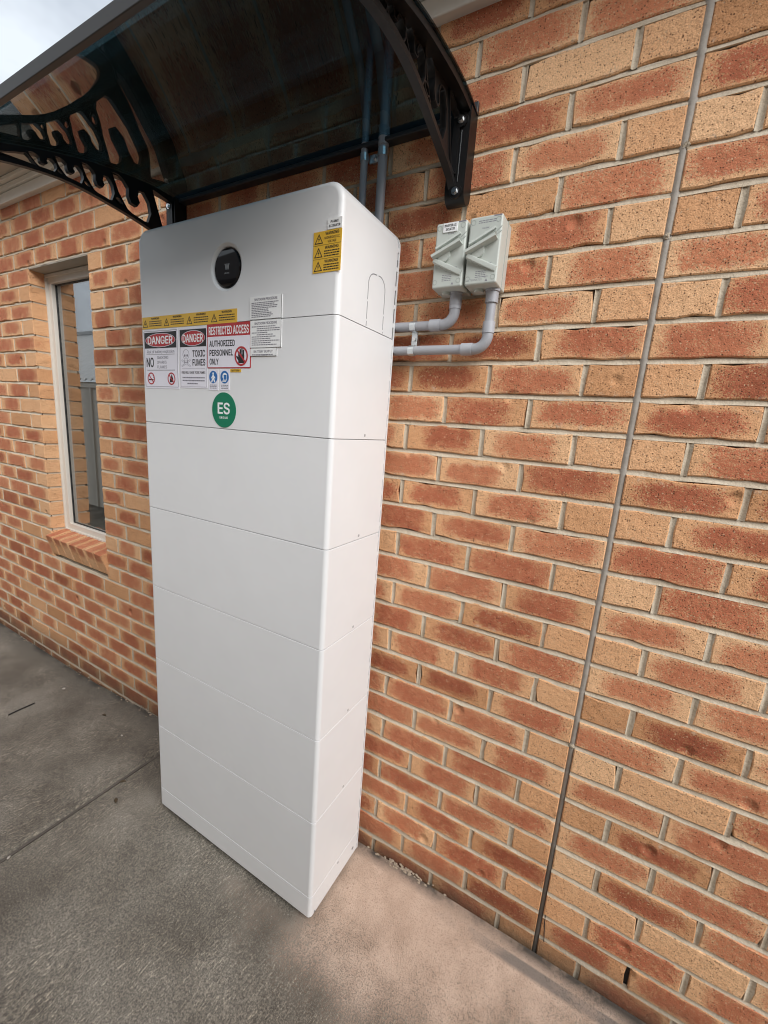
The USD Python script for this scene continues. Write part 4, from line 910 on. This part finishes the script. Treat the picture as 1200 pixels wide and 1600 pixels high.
run('conduit_run', -.66, 1.7925, -.3655, 1.936, 'longer grey conduit bending from the right isolator to the cabinet, lower of two')
t = thing('conduit_riser', 'thinner grey conduit rising behind the cabinet, left of two', 'conduit', (-.7925, -.024, 1.9)); obj('pipe', tube([(-.7925, -.022, 1.9), (-.7925, -.022, 2.70)], .0105, 18), 'conduit_grey', t, smooth=40, off=(-.7925, -.024, 1.9))
t = thing('conduit_riser', 'thicker grey conduit rising behind the cabinet, right of two', 'conduit', (-.7305, -.024, 1.9)); obj('pipe', tube([(-.7305, -.022, 1.9), (-.7305, -.022, 2.70)], .0132, 18), 'conduit_grey', t, smooth=40, off=(-.7305, -.024, 1.9))
obj('coupling', cyl((-.7305, -.022, 2.345), (-.7305, -.022, 2.39), .0155, 22), 'conduit_grey', t, smooth=40, off=(-.7305, -.024, 1.9))
def strap(c, axis, r, y, w=.018):
    """half hoop over a pipe plus a foot"""
    ring = sg.Point(0, 0).buffer(r+.0016, quad_segs=8).difference(sg.Point(0, 0).buffer(r, quad_segs=8))
    e = extr(ring, w); e.apply_translation((0, 0, -w/2))
    v = e.vertices.copy()
    e.vertices = np.stack([v[:, 2], v[:, 0], v[:, 1]], 1) if axis == 'x' else np.stack([v[:, 0], v[:, 1], v[:, 2]], 1)
    if axis != 'x': pass
    e.apply_translation((c[0], y, c[2])); return e
t = thing('pipe_saddle', 'shiny zinc saddle clamping the two horizontal conduits beside the cabinet', 'pipe clip', (-.583, -.02, 1.825)); O = (-.583, -.02, 1.825)
obj('strap', strap((-.583, 0, 1.858), 'x', .0127, -.035), 'zinc', t, smooth=40, off=O)
obj('strap', strap((-.583, 0, 1.7925), 'x', .0127, -.035), 'zinc', t, smooth=40, off=O)
obj('plate', bbox(-.592, -.574, -.026, -.022, 1.804, 1.846, .001), 'zinc', t, off=O)
obj('screw', cyl((-.583, -.026, 1.825), (-.583, -.031, 1.825), .0055, 12), 'steel', t, smooth=40, off=O)
obj('packer', box(-.590, -.576, -.022, .002, 1.812, 1.838), 'zinc', t, off=O)
t = thing('pipe_saddle', 'shiny zinc saddle clamping the two upright conduits below the canopy', 'pipe clip', (-.76, -.02, 2.328)); O = (-.76, -.02, 2.328)
obj('strap', strap((-.7925, 0, 2.328), 'z', .0107, -.022, .02), 'zinc', t, smooth=40, off=O)
obj('strap', strap((-.7305, 0, 2.328), 'z', .0134, -.022, .02), 'zinc', t, smooth=40, off=O)
obj('plate', bbox(-.782, -.744, -.012, -.008, 2.316, 2.338, .001), 'zinc', t, off=O)
obj('screw', cyl((-.762, -.012, 2.327), (-.762, -.020, 2.327), .0058, 12), 'steel', t, smooth=40, off=O)
obj('packer', box(-.775, -.75, -.008, .002, 2.319, 2.335), 'zinc', t, off=O)

# ------------------------------------------------------------------ litter on the slab
def leafm(L, W, rng):
    n = 7; V = []; Fs = []
    for i in range(n):
        t = i/(n-1); w = W*math.sin(math.pi*min(1, t*.95+.03)); z = .004*math.sin(3*t)+.002
        V += [(L*(t-.5), -w, z+.003*rng.random()), (L*(t-.5), 0, z-.001), (L*(t-.5), w, z+.003*rng.random())]
    for i in range(n-1):
        for j in (0, 1):
            p = i*3+j; Fs += [(p, p+3, p+4), (p, p+4, p+1)]
    b = trimesh.Trimesh(V, Fs, process=False); b2 = b.copy(); b2.vertices[:, 2] -= .0008; b2.invert(); return cat_([b, b2])
lr = np.random.default_rng(5)
for (x, y, L, W, rz, lab) in ((-1.659, -.339, .026, .006, 40, 'small dark dry leaf lying just left of the slab joint near the cabinet'), (-1.588, -.405, .03, .007, -30, 'dark curled dry leaf on the cabinet side of the slab joint'), (-2.172, -.15, .028, .007, 10, 'dark dry leaf alone on the slab below the window')):
    t = thing('dry_leaf', lab, 'leaf', (x, y, gz(x)+.001), rotz=rz); obj('blade', leafm(L, W, lr), 'leaf_dry', t, smooth=True)
t = thing('black_stick', 'straight black stick lying on the slab at the far left', 'stick', (-2.598, -.345, gz(-2.598)+.005), rotz=92)
obj('shaft', tube([(-.058, 0, 0), (-.02, .001, .001), (.02, -.001, .001), (.058, 0, 0)], .0034, 7), 'stick_dark', t, smooth=True)
def chip(s, rng):
    c = trimesh.creation.icosphere(subdivisions=1, radius=1.); c.vertices *= s*np.array([1., .62, .38])*(1+rng.normal(0, .15, (len(c.vertices), 1))); return c
for (x, y, s, lab) in ((-2.60-.02, -.14, .010, 'largest white stone chip on the slab near the wall, below the window'), (-1.94, -.187, .007, 'white stone chip on the slab left of the cabinet'), (-1.668, -.726, .0065, 'pale chip lying in the slab joint near the picture edge')):
    t = thing('stone_chip', lab, 'stone', (x, y, gz(x)+s*.3), rotz=lr.uniform(0, 180)); obj('stone', chip(s, lr), 'stone_chip', t)
cr = []
for i in range(150):
    u = lr.random()
    x = lr.choice([lr.uniform(-3.6, -1.45), lr.normal(-2.02, .12), lr.normal(-.46, .06), lr.normal(-.46, .05)]); y = -abs(lr.normal(0, .012))-.003
    c = chip(lr.uniform(.002, .0065), lr); c.apply_translation((x, y, gz(x)+.001)); cr.append(c)
tag(obj('wall_foot_debris', cat_(cr), 'mortar_crumb'), 'crumbs of mortar and dirt along the foot of the brick wall', 'debris', kind='stuff')
